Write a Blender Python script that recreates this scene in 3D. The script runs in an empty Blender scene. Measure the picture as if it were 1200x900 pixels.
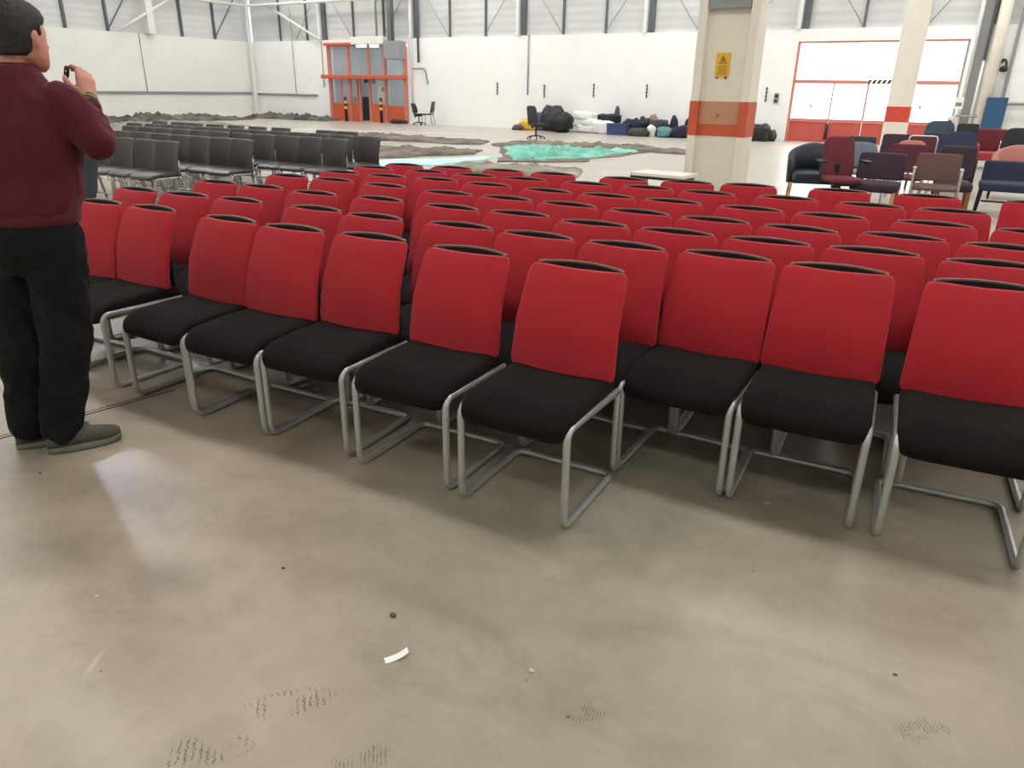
import bpy, bmesh, math, random
from mathutils import Vector, Matrix, noise
R = math.radians
random.seed(7)
C = bpy.context.scene.collection
V = Vector

# ------------------------------------------------------------------ camera
FPX, PITCH, ROLL, CAMH, YAW = 858.5, 0.3824, 0.017, 1.555, R(30.7)
RZ = Matrix.Rotation(YAW, 3, 'Z')
_f = V((0, math.cos(PITCH), -math.sin(PITCH)))
_r0, _u0 = V((1, 0, 0)), V((0, math.sin(PITCH), math.cos(PITCH)))
_r = math.cos(ROLL) * _r0 + math.sin(ROLL) * _u0
_u = -math.sin(ROLL) * _r0 + math.cos(ROLL) * _u0
FW, RT, UP = RZ @ _f, RZ @ _r, RZ @ _u
cam = bpy.data.cameras.new('camera')
cam.sensor_width = 36
cam.lens = FPX / 1200 * 36
cam.clip_end = 200
camo = bpy.data.objects.new('camera', cam)
C.objects.link(camo)
m = Matrix((RT, UP, -FW)).transposed().to_4x4()
m.translation = V((0, 0, CAMH))
camo.matrix_world = m
bpy.context.scene.camera = camo


def ray(px, py):
    return FW * FPX + RT * (px - 600) - UP * (py - 450)


def at(px, py, z=0.0):
    """point of the room at height z that a pixel of the photograph shows"""
    d = ray(px, py)
    t = (z - CAMH) / d.z
    return V((d.x * t, d.y * t, z))


def on_wall(px, py, Y):
    d = ray(px, py)
    t = Y / d.y
    return V((d.x * t, Y, CAMH + d.z * t))


# ------------------------------------------------------------------ materials
def srgb(r, g, b):
    f = lambda c: (c / 255) / 12.92 if c / 255 <= 0.04045 else ((c / 255 + 0.055) / 1.055) ** 2.4
    return (f(r), f(g), f(b), 1)


MATS = {}


def mat(name, col, rough=0.6, metal=0.0, bump=0.0, bscale=60, var=0.0, vscale=4, emit=None, spec=0.5, sheen=0.0, col2=None, cloth=False):
    if name in MATS:
        return MATS[name]
    mt = bpy.data.materials.new(name)
    mt.use_nodes = True
    nt = mt.node_tree
    b = nt.nodes['Principled BSDF']
    c = srgb(*col)
    b.inputs['Base Color'].default_value = c
    b.inputs['Roughness'].default_value = rough
    b.inputs['Metallic'].default_value = metal
    b.inputs['Specular IOR Level'].default_value = spec
    if sheen:
        b.inputs['Sheen Weight'].default_value = sheen
    tc = nt.nodes.new('ShaderNodeTexCoord')
    if var or col2:
        n = nt.nodes.new('ShaderNodeTexNoise')
        n.inputs['Scale'].default_value = vscale
        n.inputs['Detail'].default_value = 5
        n.inputs['Roughness'].default_value = 0.6
        nt.links.new(tc.outputs['Object'], n.inputs['Vector'])
        rp = nt.nodes.new('ShaderNodeValToRGB')
        rp.color_ramp.elements[0].position = 0.32
        rp.color_ramp.elements[1].position = 0.68
        if col2:
            rp.color_ramp.elements[0].color = c
            rp.color_ramp.elements[1].color = srgb(*col2)
        else:
            rp.color_ramp.elements[0].color = tuple(x * (1 - var) for x in c[:3]) + (1,)
            rp.color_ramp.elements[1].color = tuple(min(1, x * (1 + var)) for x in c[:3]) + (1,)
        nt.links.new(n.outputs['Fac'], rp.inputs['Fac'])
        nt.links.new(rp.outputs['Color'], b.inputs['Base Color'])
    if bump:
        if cloth:
            n2 = nt.nodes.new('ShaderNodeTexWave')
            n2.wave_type = 'BANDS'
            n2.bands_direction = 'DIAGONAL'
            n2.inputs['Scale'].default_value = bscale
            n2.inputs['Distortion'].default_value = 1.5
        else:
            n2 = nt.nodes.new('ShaderNodeTexNoise')
            n2.inputs['Scale'].default_value = bscale
            n2.inputs['Detail'].default_value = 3
        nt.links.new(tc.outputs['Object'], n2.inputs['Vector'])
        bp = nt.nodes.new('ShaderNodeBump')
        bp.inputs['Strength'].default_value = bump
        bp.inputs['Distance'].default_value = 0.004
        nt.links.new(n2.outputs['Fac'], bp.inputs['Height'])
        nt.links.new(bp.outputs['Normal'], b.inputs['Normal'])
    if emit:
        b.inputs['Emission Color'].default_value = srgb(*emit[0])
        b.inputs['Emission Strength'].default_value = emit[1]
    MATS[name] = mt
    return mt


def floor_material():
    mt = bpy.data.materials.new('polished_concrete')
    mt.use_nodes = True
    nt = mt.node_tree
    L = nt.links.new
    b = nt.nodes['Principled BSDF']
    tc = nt.nodes.new('ShaderNodeTexCoord')

    def noise_n(scale, detail, rough=0.6, dist=0.0, vec=None):
        n = nt.nodes.new('ShaderNodeTexNoise')
        n.inputs['Scale'].default_value = scale
        n.inputs['Detail'].default_value = detail
        n.inputs['Roughness'].default_value = rough
        n.inputs['Distortion'].default_value = dist
        L(vec or tc.outputs['Object'], n.inputs['Vector'])
        return n

    def ramp(src, p0, c0, p1, c1):
        r = nt.nodes.new('ShaderNodeValToRGB')
        r.color_ramp.elements[0].position = p0
        r.color_ramp.elements[0].color = c0
        r.color_ramp.elements[1].position = p1
        r.color_ramp.elements[1].color = c1
        L(src, r.inputs['Fac'])
        return r

    def mixc(kind, fac, a, bb):
        x = nt.nodes.new('ShaderNodeMix')
        x.data_type = 'RGBA'
        x.blend_type = kind
        if isinstance(fac, float):
            x.inputs[0].default_value = fac
        else:
            L(fac, x.inputs[0])
        for s, i in ((a, 6), (bb, 7)):
            if isinstance(s, tuple):
                x.inputs[i].default_value = s
            else:
                L(s, x.inputs[i])
        return x.outputs[2]

    def math_n(op, a, bb, clamp=False):
        x = nt.nodes.new('ShaderNodeMath')
        x.operation = op
        x.use_clamp = clamp
        for s, i in ((a, 0), (bb, 1)):
            if isinstance(s, (int, float)):
                x.inputs[i].default_value = s
            else:
                L(s, x.inputs[i])
        return x.outputs[0]

    big = noise_n(0.9, 6, 0.62, 0.6)
    col = ramp(big.outputs['Fac'], 0.3, srgb(150, 141, 127), 0.7, srgb(179, 169, 153)).outputs['Color']
    # warm and greenish tinted areas
    tint = noise_n(0.35, 3)
    tr = ramp(tint.outputs['Fac'], 0.42, (0.97, 1.0, 0.97, 1), 0.6, (1.04, 0.99, 0.93, 1)).outputs['Color']
    col = mixc('MULTIPLY', 1.0, col, tr)
    fine = noise_n(9, 8, 0.7)
    fr = ramp(fine.outputs['Fac'], 0.25, (0.86, 0.86, 0.86, 1), 0.7, (1.05, 1.05, 1.05, 1)).outputs['Color']
    col = mixc('MULTIPLY', 0.8, col, fr)
    # dirty streaks, dragged sideways
    mp = nt.nodes.new('ShaderNodeMapping')
    mp.inputs['Scale'].default_value = (0.9, 1.3, 1)
    mp.inputs['Rotation'].default_value = (0, 0, R(35))
    L(tc.outputs['Object'], mp.inputs['Vector'])
    st = noise_n(1.3, 7, 0.65, 1.2, mp.outputs['Vector'])
    sr = ramp(st.outputs['Fac'], 0.36, (0.80, 0.79, 0.78, 1), 0.52, (1, 1, 1, 1)).outputs['Color']
    col = mixc('MULTIPLY', 0.8, col, sr)
    # specks of grit
    vo = nt.nodes.new('ShaderNodeTexVoronoi')
    vo.inputs['Scale'].default_value = 5.5
    L(tc.outputs['Object'], vo.inputs['Vector'])
    vr = ramp(vo.outputs['Distance'], 0.022, (0.45, 0.42, 0.38, 1), 0.04, (1, 1, 1, 1)).outputs['Color']
    vg = noise_n(1.7, 2)
    vm = ramp(vg.outputs['Fac'], 0.5, (0, 0, 0, 1), 0.6, (1, 1, 1, 1)).outputs['Color']
    col = mixc('MULTIPLY', vm, col, vr)

    # stains and tyre-tread scuffs, each at its own place on the slab
    def spot(center, rad, ang, soft=0.45):
        p = nt.nodes.new('ShaderNodeMapping')
        p.vector_type = 'TEXTURE'
        p.inputs['Location'].default_value = (center[0], center[1], 0)
        p.inputs['Rotation'].default_value = (0, 0, ang)
        p.inputs['Scale'].default_value = (rad[0], rad[1], 1)
        L(tc.outputs['Object'], p.inputs['Vector'])
        s = nt.nodes.new('ShaderNodeVectorMath')
        s.operation = 'LENGTH'
        L(p.outputs['Vector'], s.inputs[0])
        wob = noise_n(2.2, 3)
        dd = math_n('ADD', s.outputs['Value'], math_n('MULTIPLY', math_n('SUBTRACT', wob.outputs['Fac'], 0.5), 0.9))
        k = nt.nodes.new('ShaderNodeMapRange')
        k.inputs['From Min'].default_value = 1.0
        k.inputs['From Max'].default_value = soft
        L(dd, k.inputs['Value'])
        return k.outputs['Result'], p.outputs['Vector']

    for (px, py, rx, ry, an, st_) in [(60, 640, .32, .2, 0.4, 0.16), (200, 680, .2, .13, 0.2, 0.15), (640, 830, .22, .12, 0.3, .10), (330, 620, .5, .18, .5, .08), (960, 620, .5, .2, -.2, .08)]:
        p = at(px, py)
        msk, _ = spot(p, (rx, ry), an, 0.0)
        col = mixc('MULTIPLY', math_n('MULTIPLY', msk, 1.0), col, (1 - st_ * 2, 1 - st_ * 2, 1 - st_ * 2.1, 1))
    for (px0, py0, px1, py1, w) in [(272, 838, 400, 812, .055), (165, 893, 312, 868, .055), (385, 893, 465, 884, .05), (1045, 858, 1115, 850, .05), (655, 835, 715, 828, .05)]:
        a, c2 = at(px0, py0), at(px1, py1)
        mid = (a + c2) / 2
        ang = math.atan2(c2.y - a.y, c2.x - a.x)
        msk, vec = spot(mid, ((c2 - a).length / 2, w), ang, 0.8)
        wv = nt.nodes.new('ShaderNodeTexWave')
        wv.bands_direction = 'X'
        wv.inputs['Scale'].default_value = 2.6
        wv.inputs['Distortion'].default_value = 5
        wv.inputs['Detail'].default_value = 3
        wv.inputs['Detail Scale'].default_value = 2.5
        L(vec, wv.inputs['Vector'])
        wr = ramp(wv.outputs['Fac'], 0.80, (0, 0, 0, 1), 0.96, (1, 1, 1, 1)).outputs['Color']
        brk = noise_n(15, 3)
        br = ramp(brk.outputs['Fac'], 0.46, (0, 0, 0, 1), 0.56, (1, 1, 1, 1)).outputs['Color']
        f = math_n('MULTIPLY', math_n('MULTIPLY', msk, wr, True), br, True)
        col = mixc('MULTIPLY', math_n('MULTIPLY', f, 0.95), col, (0.3, 0.28, 0.26, 1))
    # pale scrape near the left
    p = at(112, 775)
    msk, _ = spot(p, (.012, .07), R(30), 0.1)
    col = mixc('MIX', math_n('MULTIPLY', msk, 0.5), col, srgb(214, 205, 180))
    # far half of the hall painted paler for the bright light on its floor
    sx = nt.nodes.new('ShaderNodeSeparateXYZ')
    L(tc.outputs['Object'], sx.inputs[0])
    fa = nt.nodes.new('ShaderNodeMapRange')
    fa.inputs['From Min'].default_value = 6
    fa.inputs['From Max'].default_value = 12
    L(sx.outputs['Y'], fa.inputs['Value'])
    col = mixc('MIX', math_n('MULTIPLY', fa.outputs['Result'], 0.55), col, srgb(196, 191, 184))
    L(col, b.inputs['Base Color'])
    b.inputs['Specular IOR Level'].default_value = 0.42
    rr = noise_n(1.6, 5, 0.6)
    mr = nt.nodes.new('ShaderNodeMapRange')
    mr.inputs['To Min'].default_value = 0.22
    mr.inputs['To Max'].default_value = 0.42
    L(rr.outputs['Fac'], mr.inputs['Value'])
    L(mr.outputs['Result'], b.inputs['Roughness'])
    bp = nt.nodes.new('ShaderNodeBump')
    bp.inputs['Strength'].default_value = 0.10
    bp.inputs['Distance'].default_value = 0.01
    bn = noise_n(5, 6, 0.6)
    L(bn.outputs['Fac'], bp.inputs['Height'])
    L(bp.outputs['Normal'], b.inputs['Normal'])
    return mt


def cladding_material():
    """ribbed sheet steel"""
    mt = mat('sheet_steel', (205, 206, 205), 0.5, 0.1, 0, 60, 0.07, 0.6)
    nt = mt.node_tree
    b = nt.nodes['Principled BSDF']
    tc = nt.nodes.new('ShaderNodeTexCoord')
    w = nt.nodes.new('ShaderNodeTexWave')
    w.bands_direction = 'Z'
    w.inputs['Scale'].default_value = 1.1
    nt.links.new(tc.outputs['Object'], w.inputs['Vector'])
    bp = nt.nodes.new('ShaderNodeBump')
    bp.inputs['Distance'].default_value = 0.03
    bp.inputs['Strength'].default_value = 0.25
    nt.links.new(w.outputs['Fac'], bp.inputs['Height'])
    nt.links.new(bp.outputs['Normal'], b.inputs['Normal'])
    return mt


M = dict(
    floor=floor_material(),
    white_wall=mat('white_painted_block', (246, 246, 244), 0.75, 0, 0.15, 8, 0.02, 1.5),
    cream_wall=mat('cream_wall_paint', (232, 231, 224), 0.7, 0, 0.1, 8, 0.025, 1.2),
    roof=mat('roof_sheet', (190, 192, 192), 0.7),
    cladding=cladding_material(),
    steel_dark=mat('grey_post_paint', (96, 100, 104), 0.5, 0.2),
    steel_light=mat('white_steel_paint', (225, 226, 222), 0.5),
    rail=mat('galvanised_rail', (150, 152, 152), 0.45, 0.4),
    red=mat('red_fabric', (195, 46, 57), 0.9, 0, 0.6, 95, 0.06, 5, spec=0.15, sheen=0.12, cloth=True),
    seat=mat('black_seat_fabric', (25, 21, 21), 0.95, 0, 0.3, 160, 0.15, 6, spec=0.12, sheen=0.03),
    shell=mat('black_back_shell', (13, 11, 11), 0.8, spec=0.15),
    rim=mat('taupe_rim_plastic', (104, 84, 78), 0.5),
    satin=mat('satin_silver_tube', (190, 191, 190), 0.36, 0.6),
    chrome=mat('polished_tube', (200, 200, 202), 0.16, 0.95),
    brown=mat('brown_black_leatherette', (58, 51, 49), 0.38, 0, 0.1, 60, 0.2, 3),
    brown_edge=mat('pale_edging', (122, 112, 106), 0.5),
    orange=mat('orange_paint', (205, 94, 62), 0.5, 0, 0, 60, 0.04, 3),
    orange_pink=mat('glare_pink_orange_paint', (208, 130, 118), 0.5),  # pink of the glare put into the orange of the frames
    red_door=mat('faded_red_door_paint', (188, 82, 72), 0.55, 0, 0, 60, 0.08, 2),
    tan=mat('tan_board', (196, 148, 116), 0.6, 0, 0, 60, 0.04, 4),
    cream=mat('cream_column_paint', (240, 234, 220), 0.6, 0, 0, 60, 0.03, 2),
    col_web=mat('grey_cream_column_web', (236, 229, 213), 0.6, 0, 0, 60, 0.04, 1.6),
    yellow=mat('warning_yellow', (232, 186, 52), 0.5),
    black=mat('black_plastic', (22, 22, 24), 0.5),
    darkgrey=mat('dark_grey_plastic', (60, 62, 66), 0.5),
    grey=mat('mid_grey_paint', (150, 154, 156), 0.5),
    maroon=mat('maroon_knit', (90, 34, 46), 0.92, 0, 0.4, 220, 0.12, 3, spec=0.15, sheen=0.12),
    trouser=mat('black_cotton', (26, 26, 27), 0.9, 0, 0.35, 160, 0.2, 4, spec=0.2),
    skin=mat('skin', (206, 146, 124), 0.55, 0, 0.08, 180, 0.05, 9),
    hair=mat('dark_hair', (32, 29, 30), 0.6, 0, 0.9, 120, 0.2, 30),
    shoe=mat('grey_suede', (84, 82, 74), 0.85, 0, 0.3, 150, 0.12, 15),
    sole=mat('grey_rubber', (112, 110, 100), 0.7),
    navy=mat('navy_fabric', (40, 46, 66), 0.85, 0, 0.2, 90, 0.1, 5),
    dnavy=mat('dark_navy_leather', (30, 36, 48), 0.45, 0, 0.1, 90, 0.1, 5),
    blue=mat('royal_blue_fabric', (50, 58, 82), 0.85, 0, 0.2, 90, 0.08, 5),
    board_blue=mat('blue_screen_fabric', (44, 82, 118), 0.85, 0, 0.2, 60, 0.05, 3),
    greyblue=mat('grey_blue_fabric', (112, 124, 136), 0.85, 0, 0.2, 90, 0.06, 5),
    teal=mat('slate_teal_fabric', (68, 82, 94), 0.85, 0, 0.2, 90, 0.06, 5),
    purple=mat('dark_purple_fabric', (62, 44, 56), 0.85, 0, 0.2, 90, 0.1, 5),  # distance haze put into the teal, purple, wine, crimson, navy, bluebin colours
    wine=mat('wine_red_fabric', (94, 44, 58), 0.85, 0, 0.2, 90, 0.12, 8),
    officered=mat('crimson_fabric', (110, 42, 56), 0.85, 0, 0.2, 90, 0.12, 8),
    brightred=mat('bright_red_vinyl', (168, 56, 60), 0.4, 0, 0, 90, 0.06, 4),
    peach=mat('peach_fabric', (184, 124, 116), 0.85, 0, 0.2, 90, 0.06, 5),
    taupe=mat('brown_fabric', (104, 78, 72), 0.85, 0, 0.2, 90, 0.08, 5),
    wood=mat('beech_wood', (204, 158, 100), 0.5, 0, 0, 60, 0.1, 6),
    teak=mat('mid_wood', (150, 104, 60), 0.5, 0, 0, 60, 0.1, 6),
    turq=mat('turquoise_tarp', (64, 150, 130), 0.5, 0, 0.9, 9, 0, 1.3, col2=(136, 214, 194)),
    lturq=mat('pale_turquoise_sheet', (168, 232, 222), 0.5, 0, 0.4, 12, 0, 1.5, col2=(206, 240, 232)),
    carpet=mat('brown_grey_carpet', (78, 70, 62), 0.95, 0, 0.8, 24, 0, 1.6, col2=(142, 132, 120)),
    dcarpet=mat('dark_grey_carpet', (52, 51, 48), 0.95, 0, 0.8, 24, 0, 1.8, col2=(122, 120, 110)),
    gcarpet=mat('grey_green_tarp', (112, 108, 94), 0.85, 0, 0.8, 12, 0, 1.3, col2=(168, 162, 146)),
    whitebag=mat('white_sack', (236, 236, 234), 0.7, 0, 0.4, 12),
    paper=mat('white_paper', (250, 250, 246), 0.7),
    pale_line=mat('white_floor_strip', (232, 230, 226), 0.5, 0, 0, 60, 0.05, 3),
    joint=mat('dark_floor_joint', (52, 47, 42), 0.8),
    rubble=mat('pale_stone', (206, 198, 186), 0.8),
    pebble=mat('brown_pebble', (96, 78, 60), 0.8),
    pinkstone=mat('pinkish_stone', (176, 128, 112), 0.8),
    interior=mat('office_interior_paint', (176, 180, 182), 0.7, 0, 0, 60, 0.1, 0.8),
    bluebin=mat('blue_plastic', (60, 72, 118), 0.5),
    tanrug=mat('tan_roll', (158, 128, 104), 0.85),
    tealbag=mat('teal_cloth', (104, 146, 148), 0.8),
    band_red=mat('red_band', (158, 42, 34), 0.6),
    band_green=mat('green_band', (130, 178, 92), 0.6),
    band_yellow=mat('yellow_band', (208, 198, 110), 0.6),
    band_dark=mat('dark_band', (44, 60, 40), 0.6),
    eye=mat('eye_white', (225, 222, 216), 0.3),
    lamp=mat('rooflight_glow', (255, 255, 255), 0.5, emit=((252, 251, 249), 6.0)),
    lamp_dim=mat('dimmed_rooflight_glow', (255, 255, 255), 0.5, emit=((252, 250, 246), 4.5)),  # row behind the camera, dimmed to deepen the shade under the chairs
    bay=mat('high_bay_lamp_glow', (255, 255, 255), 0.5, emit=((226, 232, 255), 75.0)),
    sheet=mat('daylit_door_glazing', (250, 250, 250), 0.4, emit=((255, 255, 255), 2.6)),
    office_fill=mat('office_fill_glow', (255, 255, 255), 0.5, emit=((235, 245, 255), 9.0)),
    sign_white=mat('sign_white', (240, 238, 232), 0.5),
)
gl = bpy.data.materials.new('window_glass')
gl.use_nodes = True
_nt = gl.node_tree
_b = _nt.nodes['Principled BSDF']
_b.inputs['Base Color'].default_value = (0.9, 0.95, 0.96, 1)
_b.inputs['Roughness'].default_value = 0.05
_t = _nt.nodes.new('ShaderNodeBsdfTransparent')
_t.inputs['Color'].default_value = (0.86, 0.9, 0.9, 1)
_x = _nt.nodes.new('ShaderNodeMixShader')
_x.inputs[0].default_value = 0.16
_nt.links.new(_t.outputs[0], _x.inputs[1])
_nt.links.new(_b.outputs[0], _x.inputs[2])
_nt.links.new(_x.outputs[0], _nt.nodes['Material Output'].inputs['Surface'])
M['glass'] = gl


# ------------------------------------------------------------------ mesh building
def fillet(pts, rad, n=5, closed=False):
    pts = [V(p) for p in pts]
    out = []
    N = len(pts)
    for i, p in enumerate(pts):
        if not closed and i in (0, N - 1):
            out.append(p)
            continue
        a, b = pts[i - 1], pts[(i + 1) % N]
        da, db = (a - p), (b - p)
        r = min(rad, da.length * 0.49, db.length * 0.49)
        p0, p1 = p + da.normalized() * r, p + db.normalized() * r
        for k in range(n + 1):
            t = k / n
            out.append((1 - t) ** 2 * p0 + 2 * t * (1 - t) * p + t * t * p1)
    return out


class MB:
    def __init__(self):
        self.bm = bmesh.new()

    def grid(self, rings, close_u=True, cap=True, close_v=False):
        bm = self.bm
        vs = [[bm.verts.new(p) for p in r] for r in rings]
        n = len(vs[0])
        rr = range(len(vs)) if close_v else range(len(vs) - 1)
        for i in rr:
            a, b = vs[i], vs[(i + 1) % len(vs)]
            for j in range(n if close_u else n - 1):
                k = (j + 1) % n
                try:
                    bm.faces.new((a[j], a[k], b[k], b[j]))
                except ValueError:
                    pass
        if cap and close_u and not close_v:
            for r, rev in ((vs[0], True), (vs[-1], False)):
                try:
                    bm.faces.new(list(reversed(r)) if rev else r)
                except ValueError:
                    pass
        return self

    def box(self, c, s, rot=None, bev=0.0, segs=2, taper=None):
        bm = self.bm
        g = bmesh.ops.create_cube(bm, size=1.0)
        vs = g['verts']
        for v in vs:
            if taper and v.co.z > 0:
                v.co.x *= taper[0]
                v.co.y *= taper[1]
            v.co = V((v.co.x * s[0], v.co.y * s[1], v.co.z * s[2]))
        if bev:
            es = list({e for v in vs for e in v.link_edges})
            r = bmesh.ops.bevel(bm, geom=es, offset=bev, segments=segs, affect='EDGES', profile=0.5)
            vs = list({v for f in r['faces'] for v in f.verts} | {v for v in vs if v.is_valid})
        mt = Matrix.Translation(V(c))
        if rot is not None:
            mt = mt @ (rot.to_4x4() if isinstance(rot, Matrix) else Matrix.Rotation(rot, 4, 'Z'))
        bmesh.ops.transform(bm, matrix=mt, verts=[v for v in vs if v.is_valid])
        return self

    def tube(self, pts, r, segs=8, closed=False, ry=None, cap=True):
        pts = [V(p) for p in pts]
        N = len(pts)
        rad = r if isinstance(r, (list, tuple)) else [r] * N
        t0 = ((pts[1] - pts[0])).normalized()
        ref = V((0, 0, 1)) if abs(t0.z) < 0.9 else V((1, 0, 0))
        nrm = t0.cross(ref).normalized()
        rings = []
        prev = t0
        for i, p in enumerate(pts):
            if closed:
                t = (pts[(i + 1) % N] - pts[i - 1]).normalized()
            elif i == 0:
                t = t0
            elif i == N - 1:
                t = (pts[-1] - pts[-2]).normalized()
            else:
                t = ((pts[i + 1] - p).normalized() + (p - pts[i - 1]).normalized()).normalized()
            q = prev.rotation_difference(t)
            nrm = (q @ nrm).normalized()
            prev = t
            bn = t.cross(nrm)
            f = 1.0 if ry is None else ry
            rings.append([p + (nrm * math.cos(2 * math.pi * k / segs) + bn * f * math.sin(2 * math.pi * k / segs)) * rad[i] for k in range(segs)])
        return self.grid(rings, True, cap, closed)

    def cyl(self, p0, p1, r0, r1=None, segs=16):
        return self.tube([p0, p1], [r0, r1 if r1 is not None else r0], segs)

    def soft(self, c, h, e1=0.3, e2=0.3, nu=28, nv=14, deform=None, rot=None):
        """rounded cushion: superellipsoid with half sizes h"""
        sg = lambda x, e: math.copysign(abs(x) ** e, x)
        rings = []
        for i in range(nv + 1):
            ph = -math.pi / 2 + math.pi * (0.015 + 0.97 * i / nv)
            r = []
            for j in range(nu):
                th = 2 * math.pi * j / nu
                p = V((h[0] * sg(math.cos(ph), e1) * sg(math.cos(th), e2),
                       h[1] * sg(math.cos(ph), e1) * sg(math.sin(th), e2),
                       h[2] * sg(math.sin(ph), e1)))
                if deform:
                    p = deform(p)
                if rot is not None:
                    p = rot @ p
                r.append(p + V(c))
            rings.append(r)
        return self.grid(rings)

    def loft(self, secs, n=20, e=1.0):
        """secs: (centre, half-axis a, half-axis b)"""
        sg = lambda x: math.copysign(abs(x) ** e, x)
        rings = [[V(c) + V(a) * sg(math.cos(2 * math.pi * k / n)) + V(b) * sg(math.sin(2 * math.pi * k / n)) for k in range(n)] for c, a, b in secs]
        return self.grid(rings)

    def limb(self, pts, rads, n=12):
        """tapered limb with round ends"""
        pts = [V(p) for p in pts]
        P, Rr = [], []
        d0 = (pts[1] - pts[0]).normalized()
        d1 = (pts[-1] - pts[-2]).normalized()
        for k in (0.98, 0.7, 0.35):
            P.append(pts[0] - d0 * rads[0] * k)
            Rr.append(rads[0] * math.sqrt(1 - k * k))
        P += pts
        Rr += list(rads)
        for k in (0.35, 0.7, 0.98):
            P.append(pts[-1] + d1 * rads[-1] * k)
            Rr.append(rads[-1] * math.sqrt(1 - k * k))
        return self.tube(P, Rr, n)

    def move(self, f):
        for v in self.bm.verts:
            v.co = f(v.co)
        return self

    def build(self, name, material, parent=None, smooth=True, angle=None):
        bmesh.ops.recalc_face_normals(self.bm, faces=self.bm.faces)
        me = bpy.data.meshes.new(name)
        self.bm.to_mesh(me)
        self.bm.free()
        me.materials.append(material)
        if smooth:
            me.polygons.foreach_set('use_smooth', [True] * len(me.polygons))
            if angle:
                me.set_sharp_from_angle(angle=R(angle))
        o = bpy.data.objects.new(name, me)
        C.objects.link(o)
        if parent is not None:
            o.parent = parent
        return o


def tag(o, label=None, cat=None, group=None, kind=None):
    if label:
        o['label'] = label
    if cat:
        o['category'] = cat
    if group:
        o['group'] = group
    if kind:
        o['kind'] = kind
    return o


def thing(name, label, cat, loc=(0, 0, 0), rz=0.0, group=None):
    o = bpy.data.objects.new(name, None)
    o.empty_display_size = 0.1
    C.objects.link(o)
    o.location = loc
    o.rotation_euler = (0, 0, rz)
    return tag(o, label, cat, group)


KIDS = {}


def copy_thing(root):
    r = root.copy()
    C.objects.link(r)

    def rec(src, dst):
        for ch in src.children:
            c = ch.copy()
            C.objects.link(c)
            c.parent = dst
            rec(ch, c)
    rec(root, r)
    return r


def structure(o):
    o['kind'] = 'structure'
    return o


def rot_to(d):
    return math.atan2(d.y, d.x)


# ------------------------------------------------------------------ the hall
XL, XR, YB, YF, ZR, WH = -32.9, 13.0, 28.55, -9.0, 8.0, 3.6
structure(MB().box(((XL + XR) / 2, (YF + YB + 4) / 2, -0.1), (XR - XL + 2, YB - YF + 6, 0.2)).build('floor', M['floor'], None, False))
structure(MB().box(((XL + XR) / 2, (YF + YB) / 2, ZR + 0.1), (XR - XL + 1, YB - YF + 1, 0.2)).build('ceiling', M['roof'], None, False))

# openings in the back wall: office front and the big daylit doors
OX0, OX1 = -27.55, -22.75
DX0, DX1, DZ = -5.85, -0.75, 3.22
wb = MB()
T = 0.3
for x0, x1, z0, z1 in ((XL, OX0, 0, WH), (OX1, DX0, 0, WH), (DX0, DX1, DZ, WH), (DX1, XR, 0, WH), (OX0, OX1, 3.45, WH)):
    wb.box(((x0 + x1) / 2, YB + T / 2, (z0 + z1) / 2), (x1 - x0, T, z1 - z0))
structure(wb.build('wall_back', M['white_wall'], None, False))
structure(MB().box(((XL + XR) / 2, YB + T / 2 + 0.06, (WH + ZR) / 2), (XR - XL, 0.1, ZR - WH)).build('wall_back_cladding', M['cladding'], None, False))
structure(MB().box((XL - 0.15, (YF + YB) / 2, WH / 2), (0.3, YB - YF, WH)).build('wall_left', M['cream_wall'], None, False))
structure(MB().box((XL - 0.2, (YF + YB) / 2, (WH + ZR) / 2), (0.1, YB - YF, ZR - WH)).build('wall_left_cladding', M['cladding'], None, False))
structure(MB().box((XR + 0.15, (YF + YB) / 2, ZR / 2), (0.3, YB - YF, ZR)).build('wall_right', M['cream_wall'], None, False))
structure(MB().box(((XL + XR) / 2, YF - 0.15, ZR / 2), (XR - XL, 0.3, ZR)).build('wall_front', M['cream_wall'], None, False))

# steelwork above the white wall: main posts every 5.5 m, slim rails between, crossed ties
trim = []
for k in range(-1, 8):
    x = -27.8 + 5.52 * k if k >= 0 else XL + 0.25
    if k >= 0:
        o = MB().box((x - 0.18, YB - 0.02, (WH + ZR) / 2 - 0.02), (0.14, 0.16, ZR - WH - 0.04)).build('trim_post', M['steel_light'], None, False)
        structure(o)
        o = MB().box((x + 0.03, YB + 0.1, (WH + ZR) / 2), (0.2, 0.16, ZR - WH - 0.02)).build('trim_post', M['steel_dark'], None, False)
        structure(o)
    for j in (1, 2):
        xx = x + 5.52 * j / 3
        if xx < XR and not (k == -1 and j == 2 and False):
            structure(MB().box((xx, YB + 0.13, (WH + ZR) / 2), (0.07, 0.12, ZR - WH - 0.02)).build('trim_rail', M['steel_dark'], None, False))
    # ties from the post head down to the sill of the cladding
    if k >= 0:
        for s in (-1, 1):
            structure(MB().cyl((x + s * 0.15, YB + 0.02, WH + 2.3), (x + s * 1.85, YB + 0.02, WH + 0.02), 0.015, None, 8).build('trim_tie', M['rail']))
for k in range(0, 5):
    y = YB - 5.5 * k - 0.25
    if k > 0:
        structure(MB().box((XL + 0.1, y, (WH + ZR) / 2), (0.5, 0.32, ZR - WH - 0.02)).build('trim_post', M['grey'] if k != 1 else M['steel_light'], None, False))
    for j in (1, 2):
        structure(MB().box((XL - 0.1, y - 5.5 * j / 3, (WH + ZR) / 2), (0.12, 0.1, ZR - WH - 0.02)).build('trim_rail', M['steel_dark'], None, False))
    structure(MB().cyl((XL - 0.05, y - 1.9, WH + 0.02), (XL - 0.05, y - 0.2, WH + 2.3), 0.025, None, 8).build('trim_tie', M['steel_dark']))
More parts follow.
